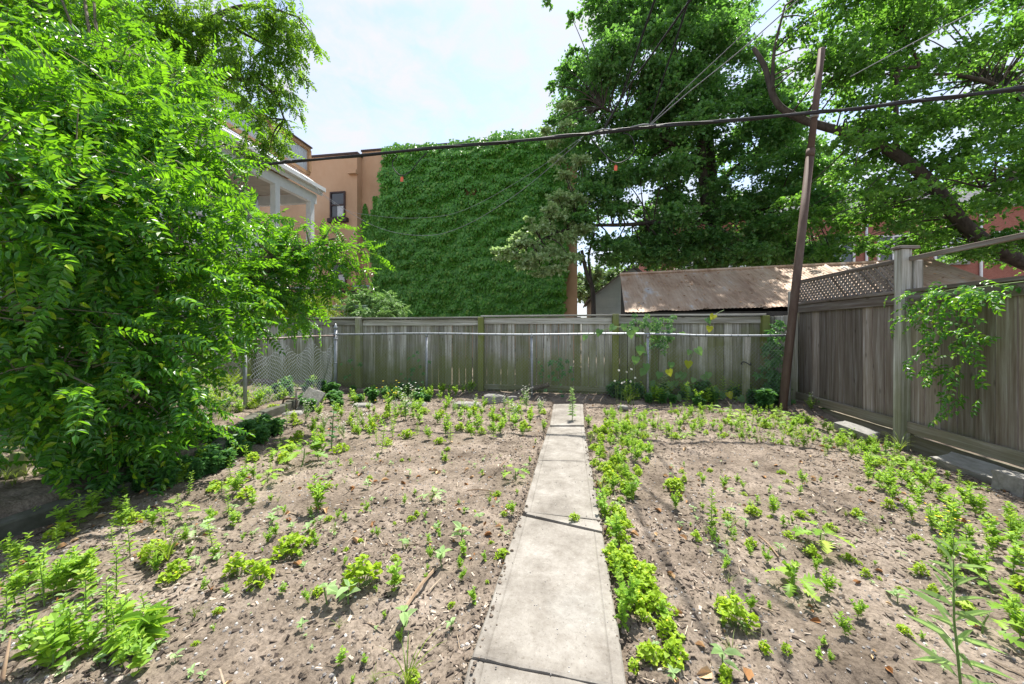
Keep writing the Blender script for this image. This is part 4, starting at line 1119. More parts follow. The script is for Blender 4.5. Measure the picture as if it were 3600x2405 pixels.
for l, a, b in ((b1, .22, .08), (b2, .09, .015), (b3, .08, .015), (b4, .04, .012)): limb(tk, l, a, b)
connect(tk, [b1, b2, b3, b4], blobs2, .022, .008)
A, B, LP, LD, LU = sprays(blobs2, 38, 4, rt, .65, .15, .25, .45, .5)
for a, b in zip(A, B): tk.tube([a, b], [.006, .003], 3, cap=False)
wpart('trunk', tk, M['bark'], btree, True)
v2 = [pinnate(6, .30, .085, .26, .5, 11, kind='lance'), pinnate(7, .34, .08, .26, .7, 12, kind='lance')]
cr_ = MB(); s_ = rt.uniform(.75, 1.2, len(LP)); LD[:, 2] -= .3; Mx = frames(LD, LU) * s_[:, None, None]
for k in range(2): cr_.inst(v2[k], Mx[k::2], LP[k::2])
wpart('crown', cr_, M['lf_back'], btree, kind='stuff')

# --- the big dark linden behind the shed
rt = np.random.default_rng(8)
lin = []
def fill(poly, dmin, dmax, rmin, rmax, n, rng):
    """blobs spread through an outline of the crown, with depth"""
    o = []; poly = np.array(poly, float); lo, hi = poly.min(0), poly.max(0); tries = 0
    while len(o) < n and tries < n * 60:
        tries += 1
        u, v = rng.uniform(lo[0], hi[0]), rng.uniform(lo[1], hi[1]); c = False; j = len(poly) - 1
        for i in range(len(poly)):
            (xi, yi), (xj, yj) = poly[i], poly[j]
            if (yi > v) != (yj > v) and u < (xj - xi) * (v - yi) / (yj - yi) + xi: c = not c
            j = i
        if not c: continue
        d = rng.uniform(dmin, dmax); r = rng.uniform(rmin, rmax)
        if any(abs(u - a) < 34 and abs(v - b) < 26 and abs(d - e) < 1.0 for a, b, e, _ in o): continue
        o.append((u, v, d, r))
    return o
poly = [(2040, -60), (2055, 120), (2020, 220), (1950, 330), (1950, 420), (2000, 520), (2000, 640), (2000, 800), (2110, 900), (2330, 930), (2700, 960), (2900, 900), (2960, 760), (2880, 500), (2800, 330), (2760, 150), (2600, -60)]
lin = fill(poly, 10.6, 14.8, .55, .95, 240, rt)
lin += [(u_, rt.uniform(830, 940), rt.uniform(11.0, 13), rt.uniform(.45, .65)) for u_ in list(range(2150, 2960, 32)) + list(range(2260, 2960, 40))]
lin += [(1945, 300, 11.5, .3), (1930, 420, 11.5, .32), (2010, 60, 12, .35), (2020, 180, 12, .35), (1985, 240, 11.8, .3), (2030, 560, 11, .4)]
bright = [(1780, 880, 10.2, .42), (1840, 850, 10.2, .5), (1900, 800, 10.3, .5), (1960, 760, 10.4, .5), (1740, 880, 10.1, .2), (1850, 930, 10.2, .4), (1930, 880, 10.4, .5), (1990, 830, 10.5, .5), (1900, 960, 10.3, .3), (1960, 690, 10.6, .45), (2020, 700, 10.6, .5), (2050, 800, 10.6, .5), (1860, 770, 10.3, .25), (1990, 610, 10.8, .35), (2040, 560, 10.7, .4), (1810, 900, 10.1, .3), (1880, 900, 10.0, .42), (1950, 940, 10.2, .4), (1820, 830, 10.2, .3), (1930, 730, 10.2, .35), (2000, 900, 10.2, .45), (1760, 905, 10.1, .2), (1950, 500, 11.2, .35), (1920, 460, 11.3, .3), (2000, 440, 11.0, .4), (1990, 370, 11.3, .35), (1960, 560, 11, .3)]
PL = lambda u, v, d: P(u, v, d * 1.15)
lb = [(PL(u, v, d), (r * 1.12, r * 1.12, r * .82)) for u, v, d, r in lin]
lbb = [(PL(u, v, d), (r * 1.1, r * 1.1, r * .65)) for u, v, d, r in bright]
tr0 = PL(2520, 1150, 13.2)
lt_ = empty('linden_tree', (tr0[0], tr0[1], 0), 'large dark green spreading tree standing behind the rusted shed', 'tree')
tk = MB(); b0 = np.array([tr0[0], tr0[1], 0.0])
T1 = [b0, PL(2520, 960, 13.2), PL(2508, 820, 13.2)]
T2 = [PL(2508, 820, 13.2), PL(2480, 700, 13.1), PL(2467, 560, 13.0), PL(2455, 400, 12.9), PL(2380, 200, 12.8), PL(2330, 20, 12.7)]
T3 = [PL(2510, 830, 13.2), PL(2505, 640, 13.4), PL(2495, 450, 13.5), PL(2520, 250, 13.6), PL(2560, 40, 13.6)]
T4 = [PL(2470, 620, 13.1), PL(2380, 520, 12.6), PL(2250, 440, 12.0), PL(2120, 380, 11.6)]
T5 = [PL(2508, 780, 13.2), PL(2380, 780, 12.2), PL(2200, 790, 11.4), PL(2020, 800, 10.8), PL(1860, 860, 10.3)]
T6 = [PL(2500, 680, 13.4), PL(2620, 560, 13.2), PL(2760, 520, 13.0)]
T7 = [PL(2510, 800, 13.3), PL(2650, 740, 12.6), PL(2820, 720, 12.2)]
for l, a, b in ((T1, .41, .31), (T2, .23, .06), (T3, .23, .06), (T4, .09, .025), (T5, .10, .02), (T6, .08, .02), (T7, .09, .02)): limb(tk, l, a, b, 10)
connect(tk, [T2, T3, T4, T5, T6, T7], lb + lbb, .03, .01)
wpart('trunk', tk, M['bark'], lt_, True)
def leafcloud(blobs, tw, ln_, rng, size, tm, flat, droop, uj=.4):
    A, B, LP, LD, LU = sprays(blobs, tw, ln_, rng, flat, droop, .15, uj, .65)
    mb = MB(); mb.inst(tm, frames(LD, LU) * rng.uniform(size[0], size[1], len(LP))[:, None, None], LP); return mb
cr_ = leafcloud(lb, 96, 12, rt, (.075, .135), leaf_t(.40, .08, .12), .5, .16)
wpart('crown', cr_, M['lf_linden'], lt_, kind='stuff')
cr_ = leafcloud(lbb, 190, 14, rt, (.06, .12), leaf_t(.38, .08, .12), .35, .2)
o = wpart('flowering_branch', cr_, M['lf_bright'], lt_, kind='stuff'); o['label'] = 'pale flowering branch reaching left over the ivy'

# --- airy maple at right with a long arching limb
rt = np.random.default_rng(9)
poly = [(2760, -80), (2790, 150), (2850, 330), (2930, 480), (2960, 650), (3000, 780), (3160, 850), (3330, 900), (3700, 920), (3900, 600), (3900, -80)]
mp_ = fill(poly, 7.4, 11.5, .4, .8, 190, rt) + [(u_, rt.uniform(780, 900), rt.uniform(9, 12), rt.uniform(.35, .55)) for u_ in range(2960, 3640, 60)] + [(u_, rt.uniform(700, 880), rt.uniform(10, 13), rt.uniform(.4, .6)) for u_ in range(2780, 3300, 22)] + [(u_, rt.uniform(880, 960), rt.uniform(12, 14), rt.uniform(.4, .55)) for u_ in range(3230, 3640, 50)]
mbk = [(P(u, v, d), (r, r, r * .6)) for u, v, d, r in mp_]
mt = empty('maple_tree', (10.2, 8.2, 0), 'tall airy tree with a dark arching limb over the right-hand fence', 'tree')
tk = MB(); mb0 = np.array([10.2, 8.2, 0.0])
K1 = [mb0, mb0 + [0, 0, 1.6], P(3780, 990, 9.0), P(3560, 905, 9.0), P(3400, 800, 9.0), P(3270, 640, 9.0), P(3130, 530, 9.1), P(2980, 470, 9.2), P(2820, 420, 9.4), P(2730, 360, 9.5), P(2690, 240, 9.6), P(2650, 170, 9.7)]
K2 = [mb0 + [0, 0, 1.6], mb0 + [.1, .1, 5], mb0 + [-.3, 0, 9]]
K3 = [P(3150, 545, 9.1), P(3150, 400, 8.9), P(3160, 250, 8.8), P(3230, 230, 8.7), P(3180, 130, 8.6)]
K4 = [mb0 + [0, 0, 4.0], P(3560, 330, 8.8), P(3400, 270, 8.7), P(3250, 260, 8.7)]
K5 = [P(2715, 320, 9.5), P(2722, 180, 9.4), P(2760, 20, 9.3)]
K6 = [mb0 + [0, 0, 2.4], P(3650, 640, 8.6), P(3450, 660, 8.4)]
for l, a, b in ((K1, .20, .045), (K2, .24, .1), (K3, .055, .02), (K4, .07, .02), (K5, .045, .018), (K6, .05, .015)): limb(tk, l, a, b, 9)
connect(tk, [K1, K2, K3, K4, K5, K6], mbk, .022, .007)
wpart('trunk', tk, M['bark'], mt, True)
cr_ = leafcloud(mbk, 90, 11, rt, (.06, .11), leaf_t(.36, .08, .15), .5, .3, .5)
wpart('crown', cr_, M['lf_maple'], mt, kind='stuff')

# --- hanging sprig at the very top of the picture (end of a bough overhead)
sp = empty('overhanging_twig', tuple(P(1935, -60, 13)), 'small leafy twig hanging into the sky at the top edge', 'twig')
sb = [(P(1925, 5, 13.0), (.22, .22, .2)), (P(1945, -60, 13.0), (.4, .4, .4))]
mb = leafcloud(sb, 220, 8, rt, (.09, .14), leaf_t(.3), .8, .3); wpart('foliage', mb, M['lf_linden'], sp, kind='stuff')
mb = MB(); mb.tube([P(1925, 20, 13.0), P(1940, -50, 13.0), P(1980, -200, 13.0)], .015, 4); wpart('stem', mb, M['bark'], sp)

# --- far trees and the flowering shrub
for (u, v, d, r, lab) in ((2070, 1000, 44, 2.6, 'pale distant tree in the gap beside the ivy-clad wall'), (2150, 985, 47, 3.2, 'pale distant tree above the sided outbuilding')):
    c = P(u, v + 12, d); t = empty('far_tree', (c[0], c[1], 0), lab, 'tree', 'distant trees in the gap')
    bl_ = [(c + rt.normal(0, .55, 3) * r * np.array([1, 1, .6]), r * .55) for _ in range(8)]
    wpart('crown', leafcloud(bl_, 40, 8, rt, (.3, .5), leaf_t(.4), .6, .1), M['lf_far'], t, kind='stuff')
    mb = MB(); mb.tube([(c[0], c[1], 0), (c[0], c[1], c[2])], [.25, .12], 7); wpart('trunk', mb, M['bark'], t)
# slim bare-stemmed tree by the gap
sm = empty('slim_tree', tuple(P(2085, 1100, 13) * [1, 1, 0]), 'slim forked trunk standing beside the ivy wall corner', 'tree')
mb = MB(); q0 = P(2085, 1040, 13)
for pts, a, b in (([q0 * [1, 1, 0], q0, P(2062, 960, 12.8), P(2045, 880, 12.6)], .09, .05), ([q0, P(2075, 960, 12.9), P(2070, 900, 12.8), P(2090, 820, 12.6)], .05, .03)): limb(mb, pts, a, b)
wpart('trunk', mb, M['bark'], sm, True)
bl_ = [(P(2100, 850, 12.6), (.6, .6, .4)), (P(2050, 900, 12.7), (.4, .4, .3)), (P(2130, 900, 12.6), (.5, .5, .3)), (P(2200, 880, 12.4), (.6, .6, .35))]
wpart('crown', leafcloud(bl_, 90, 8, rt, (.08, .13), leaf_t(.4), .5, .15), M['lf_linden'], sm, kind='stuff')
shb = empty('pale_shrub', tuple(P(1305, 1100, 9.6) * [1, 1, 0]), 'rounded pale green shrub with a red blossom behind the back fence', 'shrub')
bl_ = [(P(u, v, d), (r, r, r * .6)) for u, v, d, r in ((1250, 1060, 9.4, .4), (1300, 1040, 9.6, .45), (1350, 1055, 9.6, .4), (1390, 1085, 9.6, .3), (1300, 1085, 9.2, .45), (1230, 1090, 9.3, .3), (1350, 1100, 9.4, .4), (1250, 1120, 9.4, .4))]
A, B, LP, LD, LU = sprays(bl_, 120, 5, rt, .4, .2, .3, .3, .5)
mb = MB(); mb.inst(pinnate(4, .2, .065, .3, .4, 31), frames(LD, LU) * rt.uniform(.7, 1.1, len(LP))[:, None, None], LP); wpart('foliage', mb, M['lf_shrub'], shb, kind='stuff')
mb = MB()
for k in range(7): mb.tube([P(1300 + rt.normal(0, 10), 1300, 9.5) * [1, 1, 0], P(1300 + rt.normal(0, 40), 1090, 9.5)], [.02, .008], 4)
wpart('stem', mb, M['bark2'], shb)
mb = MB(); c = P(1228, 1010, 9.3)
for k in range(6):
    a = k * 1.05; mb.inst(leaf_t(.4), frames(np.array([[math.cos(a), .2, math.sin(a)]]), np.array([[0, -1, .4]])) * .07, c[None])
wpart('flower', mb, M['petal_r'], shb)
# yellow-green bush between the left tree and the fence
yb = empty('bright_bush', tuple(P(1120, 1150, 8.2) * [1, 1, 0]), 'yellow-green leafy bush behind the fence at the left tree tip', 'shrub')
bl_ = [(P(u, v, d), (r, r, r * .7)) for u, v, d, r in ((1120, 1050, 8.6, .32), (1080, 1080, 8.5, .4), (1020, 1060, 8.5, .4), (1140, 1090, 8.5, .22), (960, 1080, 8.5, .4))]
A, B, LP, LD, LU = sprays(bl_, 110, 5, rt, .5, .2, .3, .4, .5)
mb = MB(); mb.inst(pinnate(5, .22, .06, .28, .5, 32), frames(LD, LU) * rt.uniform(.7, 1.1, len(LP))[:, None, None], LP); wpart('foliage', mb, M['lf_fern'], yb, kind='stuff')
mb = MB()
for k in range(6): mb.tube([P(1090 + rt.normal(0, 20), 1300, 8.5) * [1, 1, 0], P(1070 + rt.normal(0, 50), 1080, 8.5)], [.02, .008], 4)
wpart('stem', mb, M['bark2'], yb)

# ------------------------------------------------------------------ small plants
def ternate():
    mb = MB(); lt = leaf_t(.46, .08, .02)
    for a in (0, 2.1, -2.1):
        d = np.array([[math.sin(a), math.cos(a), .12]]); mb.inst(lt, frames(d, np.array([[0, 0, 1.0]])), np.zeros((1, 3)))
    return mb
def palmate(n=5):
    mb = MB(); lt = leaf_t(.27, .07, .2)
    for k in range(n):
        a = (k - (n - 1) / 2) * (1.05 if n == 5 else .9); s = 1 - .16 * abs(k - (n - 1) / 2)
        d = np.array([[math.sin(a), math.cos(a), -.12]]); mb.inst(lt, frames(d, np.array([[0, 0, 1.0]])) * s, np.zeros((1, 3)))
    return mb
TERN, PALM, OVAL, LANCE, HEART, LOBED = ternate(), palmate(), leaf_t(.38, .07, .15), leaf_t(.15, .05, .25, 'lance'), leaf_t(kind='heart', droop=.15), leaf_t(droop=.35, kind='lobed')
OVAL2 = leaf_t(.27, .06, .2)
def flower_disc(mb, p, r, up, petals=5):
    a = np.arange(petals) * 2 * math.pi / petals
    d = np.stack([np.cos(a), np.sin(a), np.full(petals, .25)], -1); mb.inst(leaf_t(.42, .02, .0), frames(d, np.tile(np.array([[0, 0, 1.0]]), (petals, 1))) * r, np.tile(p, (petals, 1)))

def sp_clover(seed, Rr=.10, Hh=.10, n=62, flowers=1, size=(.013, .022)):
    r = np.random.default_rng(seed); st, lf, fl = MB(), MB(), MB()
    a = r.uniform(0, 6.28, n); q = np.sqrt(r.random(n)); lob = .75 + .25 * np.sin(a * 2 + seed) + .12 * np.sin(a * 5 + seed * 2)
    tip = np.stack([Rr * q * lob * np.cos(a), Rr * q * lob * np.sin(a), Hh * (1.05 - .75 * q ** 2) * r.uniform(.55, 1.1, n)], -1)
    for t in tip[::2]: st.tube([t * [.35, .35, 0], t * [.75, .75, .6], t], .0011, 3, cap=False)
    d = np.stack([np.cos(a), np.sin(a), r.normal(.0, .3, n)], -1) + r.normal(0, .5, (n, 3))
    lf.inst(TERN, frames(d, np.array([0, 0, 1.0]) + r.normal(0, .35, (n, 3))) * r.uniform(*size, n)[:, None, None], tip)
    for k in range(flowers): flower_disc(fl, tip[k] + [0, 0, .012], .006, None)
    return {'stem': st, 'foliage': lf, 'flower': fl}
def sp_upright(seed, h=.3, n=30, L_=(.04, .085), tm=None, lean=.08, up=.5, top_small=.5, branch=0):
    r = np.random.default_rng(seed); st, lf = MB(), MB(); tm = tm or LANCE
    axes = [(np.zeros(3), np.array([r.normal(0, lean) * h, r.normal(0, lean) * h, h]), n)]
    for b in range(branch):
        k = r.uniform(.15, .5); a = r.uniform(0, 6.28)
        b0 = axes[0][1] * k; axes.append((b0, b0 + np.array([math.cos(a) * h * .3, math.sin(a) * h * .3, h * r.uniform(.3, .5)]), n // 2))
    for a0, a1, m in axes:
        mid = (a0 + a1) / 2 + r.normal(0, .015, 3) * h
        st.tube([a0, mid, a1], [.004 * (h / .3) ** .5, .003 * (h / .3) ** .5, .0012], 4, cap=False)
        t = np.linspace(.12, 1, m) + r.normal(0, .01, m); ang = np.arange(m) * 2.4 + r.normal(0, .2, m)
        p = a0 + (a1 - a0) * t[:, None] + (mid - (a0 + a1) / 2) * (1 - (2 * t - 1) ** 2)[:, None]
        d = np.stack([np.cos(ang), np.sin(ang), up * (.5 + t) + r.normal(0, .15, m)], -1)
        s = r.uniform(*L_, m) * (1 - (1 - top_small) * t)
        lf.inst(tm, frames(d, np.array([0, 0, 1.0]) + r.normal(0, .2, (m, 3)) + .001) * s[:, None, None], p)
    return {'stem': st, 'foliage': lf}
def sp_seedling(seed, h=.06, n=6, s=.04):
    r = np.random.default_rng(seed); st, lf = MB(), MB(); st.tube([(0, 0, 0), (r.normal(0, .005), r.normal(0, .005), h)], .002, 4, cap=False)
    a = np.arange(n) * 1.57 + r.normal(0, .25, n) + seed; t = np.where(np.arange(n) < 2, .6, 1.0)
    lf.inst(OVAL2, frames(np.stack([np.cos(a), np.sin(a), r.uniform(-.1, .7, n)], -1), np.array([0, 0, 1.0]) + r.normal(0, .12, (n, 3))) * (s * r.uniform(.6, 1.15, n))[:, None, None], np.stack([0 * t, 0 * t, h * t], -1))
    return {'stem': st, 'foliage': lf}
def sp_lobed(seed, h=.14, n=7, s=.14):
    r = np.random.default_rng(seed); st, lf = MB(), MB(); top = np.array([r.normal(0, .02), r.normal(0, .02), h]); st.tube([(0, 0, 0), top * .5 + [.008, 0, 0], top], [.006, .005, .003], 5, cap=False)
    a = np.arange(n) * 2.4 + seed; t = np.linspace(.35, 1, n); p = top * t[:, None]
    out_ = np.stack([np.cos(a), np.sin(a), np.full(n, .5)], -1)
    q = p + out_ * (s * .35)
    for i in range(n): st.tube([p[i], q[i]], .0016, 3, cap=False)
    lf.inst(LOBED, frames(out_ * [1, 1, .3] + r.normal(0, .12, (n, 3)), np.array([0, 0, 1.0]) + r.normal(0, .2, (n, 3))) * (s * r.uniform(.6, 1.1, n))[:, None, None], q)
    return {'stem': st, 'foliage': lf}
def sp_grass(seed, h=.25, n=16):
    r = np.random.default_rng(seed); lf = MB()
    for k in range(n):
        a = r.uniform(0, 6.28); l = h * r.uniform(.6, 1.2); o = np.array([math.cos(a), math.sin(a), 0]); sd_ = np.array([-math.sin(a), math.cos(a), 0]) * .0035
        t = np.linspace(0, 1, 6)[:, None]; c = o * (t ** 1.5) * l * r.uniform(.3, .8) + np.array([0, 0, 1]) * l * (t - .45 * t ** 2.5)
        wd = (1 - t ** 2) * 1 + .05; lf.grid(np.stack([c - sd_ * wd, c + sd_ * wd], 1))
    return {'blades': lf}
def sp_allium(seed, h=.5, heads=8):
    r = np.random.default_rng(seed); st, fl, lf = MB(), MB(), MB()
    for k in range(heads):
        b = np.array([r.normal(0, .14), r.normal(0, .05), 0]); hh = h * r.uniform(.45, 1.0); t = b + np.array([r.normal(0, .02), r.normal(0, .02), hh])
        st.tube([b, (b + t) / 2 + r.normal(0, .01, 3), t], [.003, .0025, .002], 4, cap=False)
        m = 14; d = unit(r.normal(0, 1, (m, 3))); fl.inst(leaf_t(.5, .1, .1), frames(d, r.normal(0, 1, (m, 3))) * .018, np.tile(t, (m, 1)))
    g = sp_grass(seed + 50, h * .5, 26)['blades']; lf = g
    return {'stem': st, 'flower': fl, 'blades': lf}
def sp_flowering(seed, h=.4, heads=14, n=40):
    r = np.random.default_rng(seed); d0 = sp_upright(seed, h, n, (.03, .06), OVAL2, .1, .4, .4, 4); fl = MB()
    for k in range(heads):
        p = np.array([r.normal(0, .07) * h / .4, r.normal(0, .07) * h / .4, h * r.uniform(.5, 1.15)]); flower_disc(fl, p, .012, None, 6)
        d0['stem'].tube([p * [.6, .6, .7], p], .0013, 3, cap=False)
    d0['flower'] = fl; return d0
def sp_fern(seed, h=.4, n=14):
    r = np.random.default_rng(seed); lf = MB()
    fr = pinnate(14, 1.0, .13, .2, .35, seed, kind='lance'); a = np.arange(n) * 2.4; d = np.stack([np.cos(a) * .7, np.sin(a) * .7, r.uniform(.9, 1.6, n)], -1)
    lf.inst(fr, frames(d, -np.stack([np.cos(a), np.sin(a), 0 * a], -1) + [0, 0, .6]) * (h * r.uniform(.7, 1.1, n))[:, None, None], np.zeros((n, 3)))
    return {'frond': lf}

PM = {'stem': M['stem'], 'foliage': None, 'flower': M['petal_y'], 'blades': M['grass'], 'frond': M['lf_fern']}
SPEC = {}
def reg(key, parts, leafm=None, flm=None):
    ms = {}
    for nm, mb in parts.items():
        if mb.n == 0: continue
        mt_ = leafm if (nm in ('foliage',) and leafm) else (flm if nm == 'flower' and flm else PM[nm])
        if nm == 'blades' and leafm: mt_ = leafm
        ms[nm] = (mb, mt_, mb.mesh(nm, mt_))
    SPEC.setdefault(key, []).append(ms)
for k in range(4): reg('clover', sp_clover(100 + k, n=84 + 8 * k), M['lf_clover'])
for k in range(2): reg('clover_tall', sp_clover(110 + k, .075, .13, 80, 2), M['lf_clover'])
for k in range(5): reg('lance', sp_upright(120 + k, .3, 34), M['lf_weed'])
for k in range(5): reg('broad', sp_upright(130 + k, .2, 18, (.04, .075), OVAL, .1, .5, .6, 2), M['lf_weed'])
for k in range(5): reg('bushy', sp_upright(140 + k, .22, 30, (.03, .055), OVAL2, .1, .6, .7, 5), M['lf_weed'])
for k in range(4): reg('seedling', sp_seedling(150 + k, .05, 5 + k % 3, .042), M['lf_pale'])
for k in range(5): reg('lobed', sp_lobed(160 + k), M['lf_weed'])
for k in range(2): reg('lobed_pale', sp_lobed(165 + k, .10, 6, .12), M['lf_pale'])
for k in range(2): reg('grass', sp_grass(170 + k), M['grass'])
reg('allium', sp_allium(180), M['grass'], M['petal_w'])
reg('yellowflower', sp_flowering(190, .40, 16), M['lf_weed'], M['petal_y'])
reg('whiteflower', sp_flowering(191, .36, 26), M['lf_pale'], M['petal_w'])
reg('whiteflower', sp_flowering(192, .30, 20), M['lf_weed'], M['petal_w'])
reg('fern', sp_fern(200))
reg('tallance', sp_upright(210, .36, 90, (.045, .08), leaf_t(.10, .03, .35, 'lance'), .04, .55, .45), M['lf_pale'])
reg('giant', sp_upright(211, .62, 34, (.12, .21), leaf_t(.05, .02, .4, 'lance'), .04, .85, .4), M['lf_pale'])
reg('bigrosette', sp_upright(212, .18, 26, (.12, .20), leaf_t(.15, .05, .45, 'lance'), .15, .35, .65, 3), M['lf_weed'])
reg('darkstalk', sp_upright(213, .34, 20, (.04, .06), OVAL, .06, .3, .6), M['lf_dark'])
for k in range(2): reg('creeper', sp_upright(220 + k, .2, 20, (.07, .12), PALM, .2, .35, .8, 5), M['lf_dark'])

KINDNAME = {'clover': ('clover_clump', 'clover'), 'clover_tall': ('clover_clump', 'clover'), 'lance': ('narrow_leaved_weed', 'weed'), 'broad': ('broad_leaved_weed', 'weed'), 'bushy': ('bushy_weed', 'weed'), 'seedling': ('seedling', 'seedling'),
            'lobed': ('lobed_leaf_weed', 'weed'), 'lobed_pale': ('lobed_leaf_weed', 'weed'), 'grass': ('grass_tuft', 'grass'), 'allium': ('seedhead_stalks', 'wildflower'), 'yellowflower': ('flowering_weed', 'wildflower'),
            'whiteflower': ('flowering_weed', 'wildflower'), 'fern': ('fern', 'fern'), 'tallance': ('narrow_leaved_weed', 'weed'), 'giant': ('narrow_leaved_weed', 'weed'), 'bigrosette': ('rosette_weed', 'weed'), 'darkstalk': ('leafy_stalk', 'weed'), 'creeper': ('creeper_clump', 'creeper')}
rp = np.random.default_rng(77)
taken = []
loose = []
def plant(key, xy, scale, label, group=None, var=None, rz=None, z=None):
    vs_ = SPEC[key]; v = vs_[(var if var is not None else int(rp.integers(len(vs_)))) % len(vs_)]
    zz = float(tz(xy[0], xy[1])) - .003 if z is None else z
    nm, cat = KINDNAME[key]
    root = empty(nm, (float(xy[0]), float(xy[1]), zz), label, cat, group, rp.uniform(0, 6.28) if rz is None else rz)
    root.scale = (scale,) * 3
    for pn, (mb, mt_, me) in v.items():
        o = obj(pn, me, root)
        if pn != 'stem': o['kind'] = 'stuff'
    taken.append((xy[0], xy[1]))
    return root
def pl(key, u, v, scale, label, **kw):
    g = G(u, v); plant(key, g[:2], scale, label, **kw)

# plants one can name
pl('tallance', 2012, 1490, 1.25, 'feathery upright weed growing from the path joint by the back fence', z=.05)
pl('bigrosette', 480, 2270, .72, 'large long-leaved weed spreading in the lower left foreground')
pl('clover', 1020, 1950, 1.05, 'dense round clover mound left of the path, middle distance', var=3)
pl('clover_tall', 836, 2020, .95, 'upright clover clump, left one of the pair left of the round mound')
pl('clover_tall', 912, 2065, .95, 'upright clover clump, right one of the pair left of the round mound')
pl('bushy', 1120, 1800, 1.15, 'bushy yellow-green weed alone on bare soil, left of centre')
pl('clover_tall', 1270, 2085, 1.2, 'leafy weed clump beside the dark-leaved weed in the left foreground')
pl('broad', 1385, 2085, .75, 'dark broad-leaved weed standing right of the leafy foreground clump')
pl('seedling', 1150, 2130, 1.7, 'pale rosette seedling at the left foot of the foreground clump')
pl('seedling', 1225, 2140, 1.7, 'pale rosette seedling at the front foot of the foreground clump')
pl('lobed_pale', 1515, 1765, .75, 'drooping pale weed over a dry tuft, left of the path')
pl('lobed', 1815, 1690, .75, 'dark jagged-leaved weed close to the left path edge')
pl('lobed', 1060, 1640, 1.2, 'large jagged-leaved clump at left, halfway to the fence')
pl('bushy', 1120, 1620, 1.3, 'bushy clump touching the large jagged-leaved one at left')
pl('darkstalk', 1165, 1575, 1.6, 'tall dark leafy stalk rising from the left clump')
pl('yellowflower', 1372, 1475, 1.25, 'tall weed with yellow blossoms before the back fence')
pl('whiteflower', 1425, 1475, 1.35, 'tall weed with white blossoms right of the yellow-flowered one', var=0)
pl('whiteflower', 1850, 1440, 1.0, 'white-flowered weed beside the chain link post left of the path', var=0)
pl('clover_tall', 2587, 2190, 1.0, 'dark green clover standing alone in the right foreground')
pl('lobed', 2785, 2085, .75, 'thick-stemmed jagged weed in the right bed, nearest the camera')
pl('lobed', 2890, 1935, .8, 'spreading jagged weed in the right bed, behind the thick-stemmed one')
pl('giant', 3385, 2480, .95, 'tall grass-leaved weed in the lower right corner')
pl('lance', 2500, 1850, .9, 'slim upright stalk in the right bed near the clover band')
pl('seedling', 2542, 2345, 1.6, 'star-shaped seedling casting a clear shadow in the right foreground', var=0)
pl('lobed_pale', 690, 1890, .8, 'pale large-leaved weed in the left bed below the tree')
pl('lobed', 275, 1830, .8, 'jagged weed half in the tree shade at far left')
pl('lance', 275, 1840, .75, 'upright stalk rising behind the jagged weed at far left')
pl('lance', 665, 1740, .65, 'star-leaved weed at the edge of the tree shade')
pl('grass', 590, 1975, 1.0, 'thin grass tuft in the left bed')
pl('grass', 1430, 2400, .8, 'single grass tuft at the bottom edge left of the path')
pl('seedling', 1622, 1905, 1.6, 'upright pale seedling in the litter left of the path, farther one', var=1)
pl('seedling', 1552, 1995, 1.6, 'upright pale seedling in the litter left of the path, nearer one', var=2)
pl('seedling', 1420, 2205, 1.6, 'round pale seedling in the lower left foreground beside an orange leaf', var=3)
pl('clover', 1765, 1965, .5, 'tiny clover tuft touching the left path edge')
pl('clover', 2018, 1845, .45, 'small weed tuft growing in the diagonal path crack', z=.03)
pl('bushy', 1800, 1810, .5, 'pale weed tuft at the left end of the path crack')
pl('allium', 2210, 1425, 1.25, 'tall thin stalks with round white seed heads before the back fence', rz=0.0)
pl('lance', 2190, 1400, 1.2, 'bushy green weed behind the white seed heads')
pl('fern', 800, 1395, 1.25, 'yellow-green fern beside the chain link post at left', z=.14)
pl('grass', 3165, 1560, 1.4, 'arching grass tuft at the foot of the tall fence post')
pl('giant', 2330, 1415, .85, 'long-leaved weed leaning on the fence right of the path')
pl('whiteflower', 2850, 1440, .9, 'white puff-headed weed in the back right corner', var=1)
pl('creeper', 2905, 1445, 1.0, 'five-leaved creeper clump at the corner foot of the right fence')
pl('creeper', 3010, 1440, .9, 'five-leaved creeper sprig against the right fence boards')
pl('clover', 2370, 1720, 1.1, 'yellow-green clover clump standing just right of the clover band')

# scattered groups
def in_poly(poly, n, rng, sep=.05, patchy=1.0):
    poly = np.array(poly, float); lo, hi = poly.min(0), poly.max(0); o = []; t = 0
    while len(o) < n and t < n * 160:
        t += 1; u, v = rng.uniform(lo[0], hi[0]), hi[1] - (hi[1] - lo[1]) * math.sqrt(rng.random())
        c = False; j = len(poly) - 1
        for i in range(len(poly)):
            (xi, yi), (xj, yj) = poly[i], poly[j]
            if (yi > v) != (yj > v) and u < (xj - xi) * (v - yi) / (yj - yi) + xi: c = not c
            j = i
        if not c: continue
        g = G(u, v)[:2]; l, r_ = path_x(g[1])
        if l - .02 < g[0] < r_ + .02 and g[1] < 6.8: continue
        if rng.random() < patchy * (1 - np.clip((float(vnoise(np.array(g[0] * 2.3 + 7), np.array(g[1] * 2.3 + 2))) - .36) * 4.5, .06, 1)): continue
        if any((g[0] - a) ** 2 + (g[1] - b) ** 2 < sep ** 2 for a, b in taken[-400:]): continue
        o.append(g)
        taken.append(tuple(g))
    return o
def scatter(poly, n, kinds, scl, label, group, sep=.06):
    for g in in_poly(poly, n, rp, sep, .8):
        key = kinds[int(rp.integers(len(kinds)))]
        loose.append((plant(key, g, rp.uniform(*scl), 'weed', group), label.split(' #')[0], KINDNAME[key][0].replace('_', ' '), g))
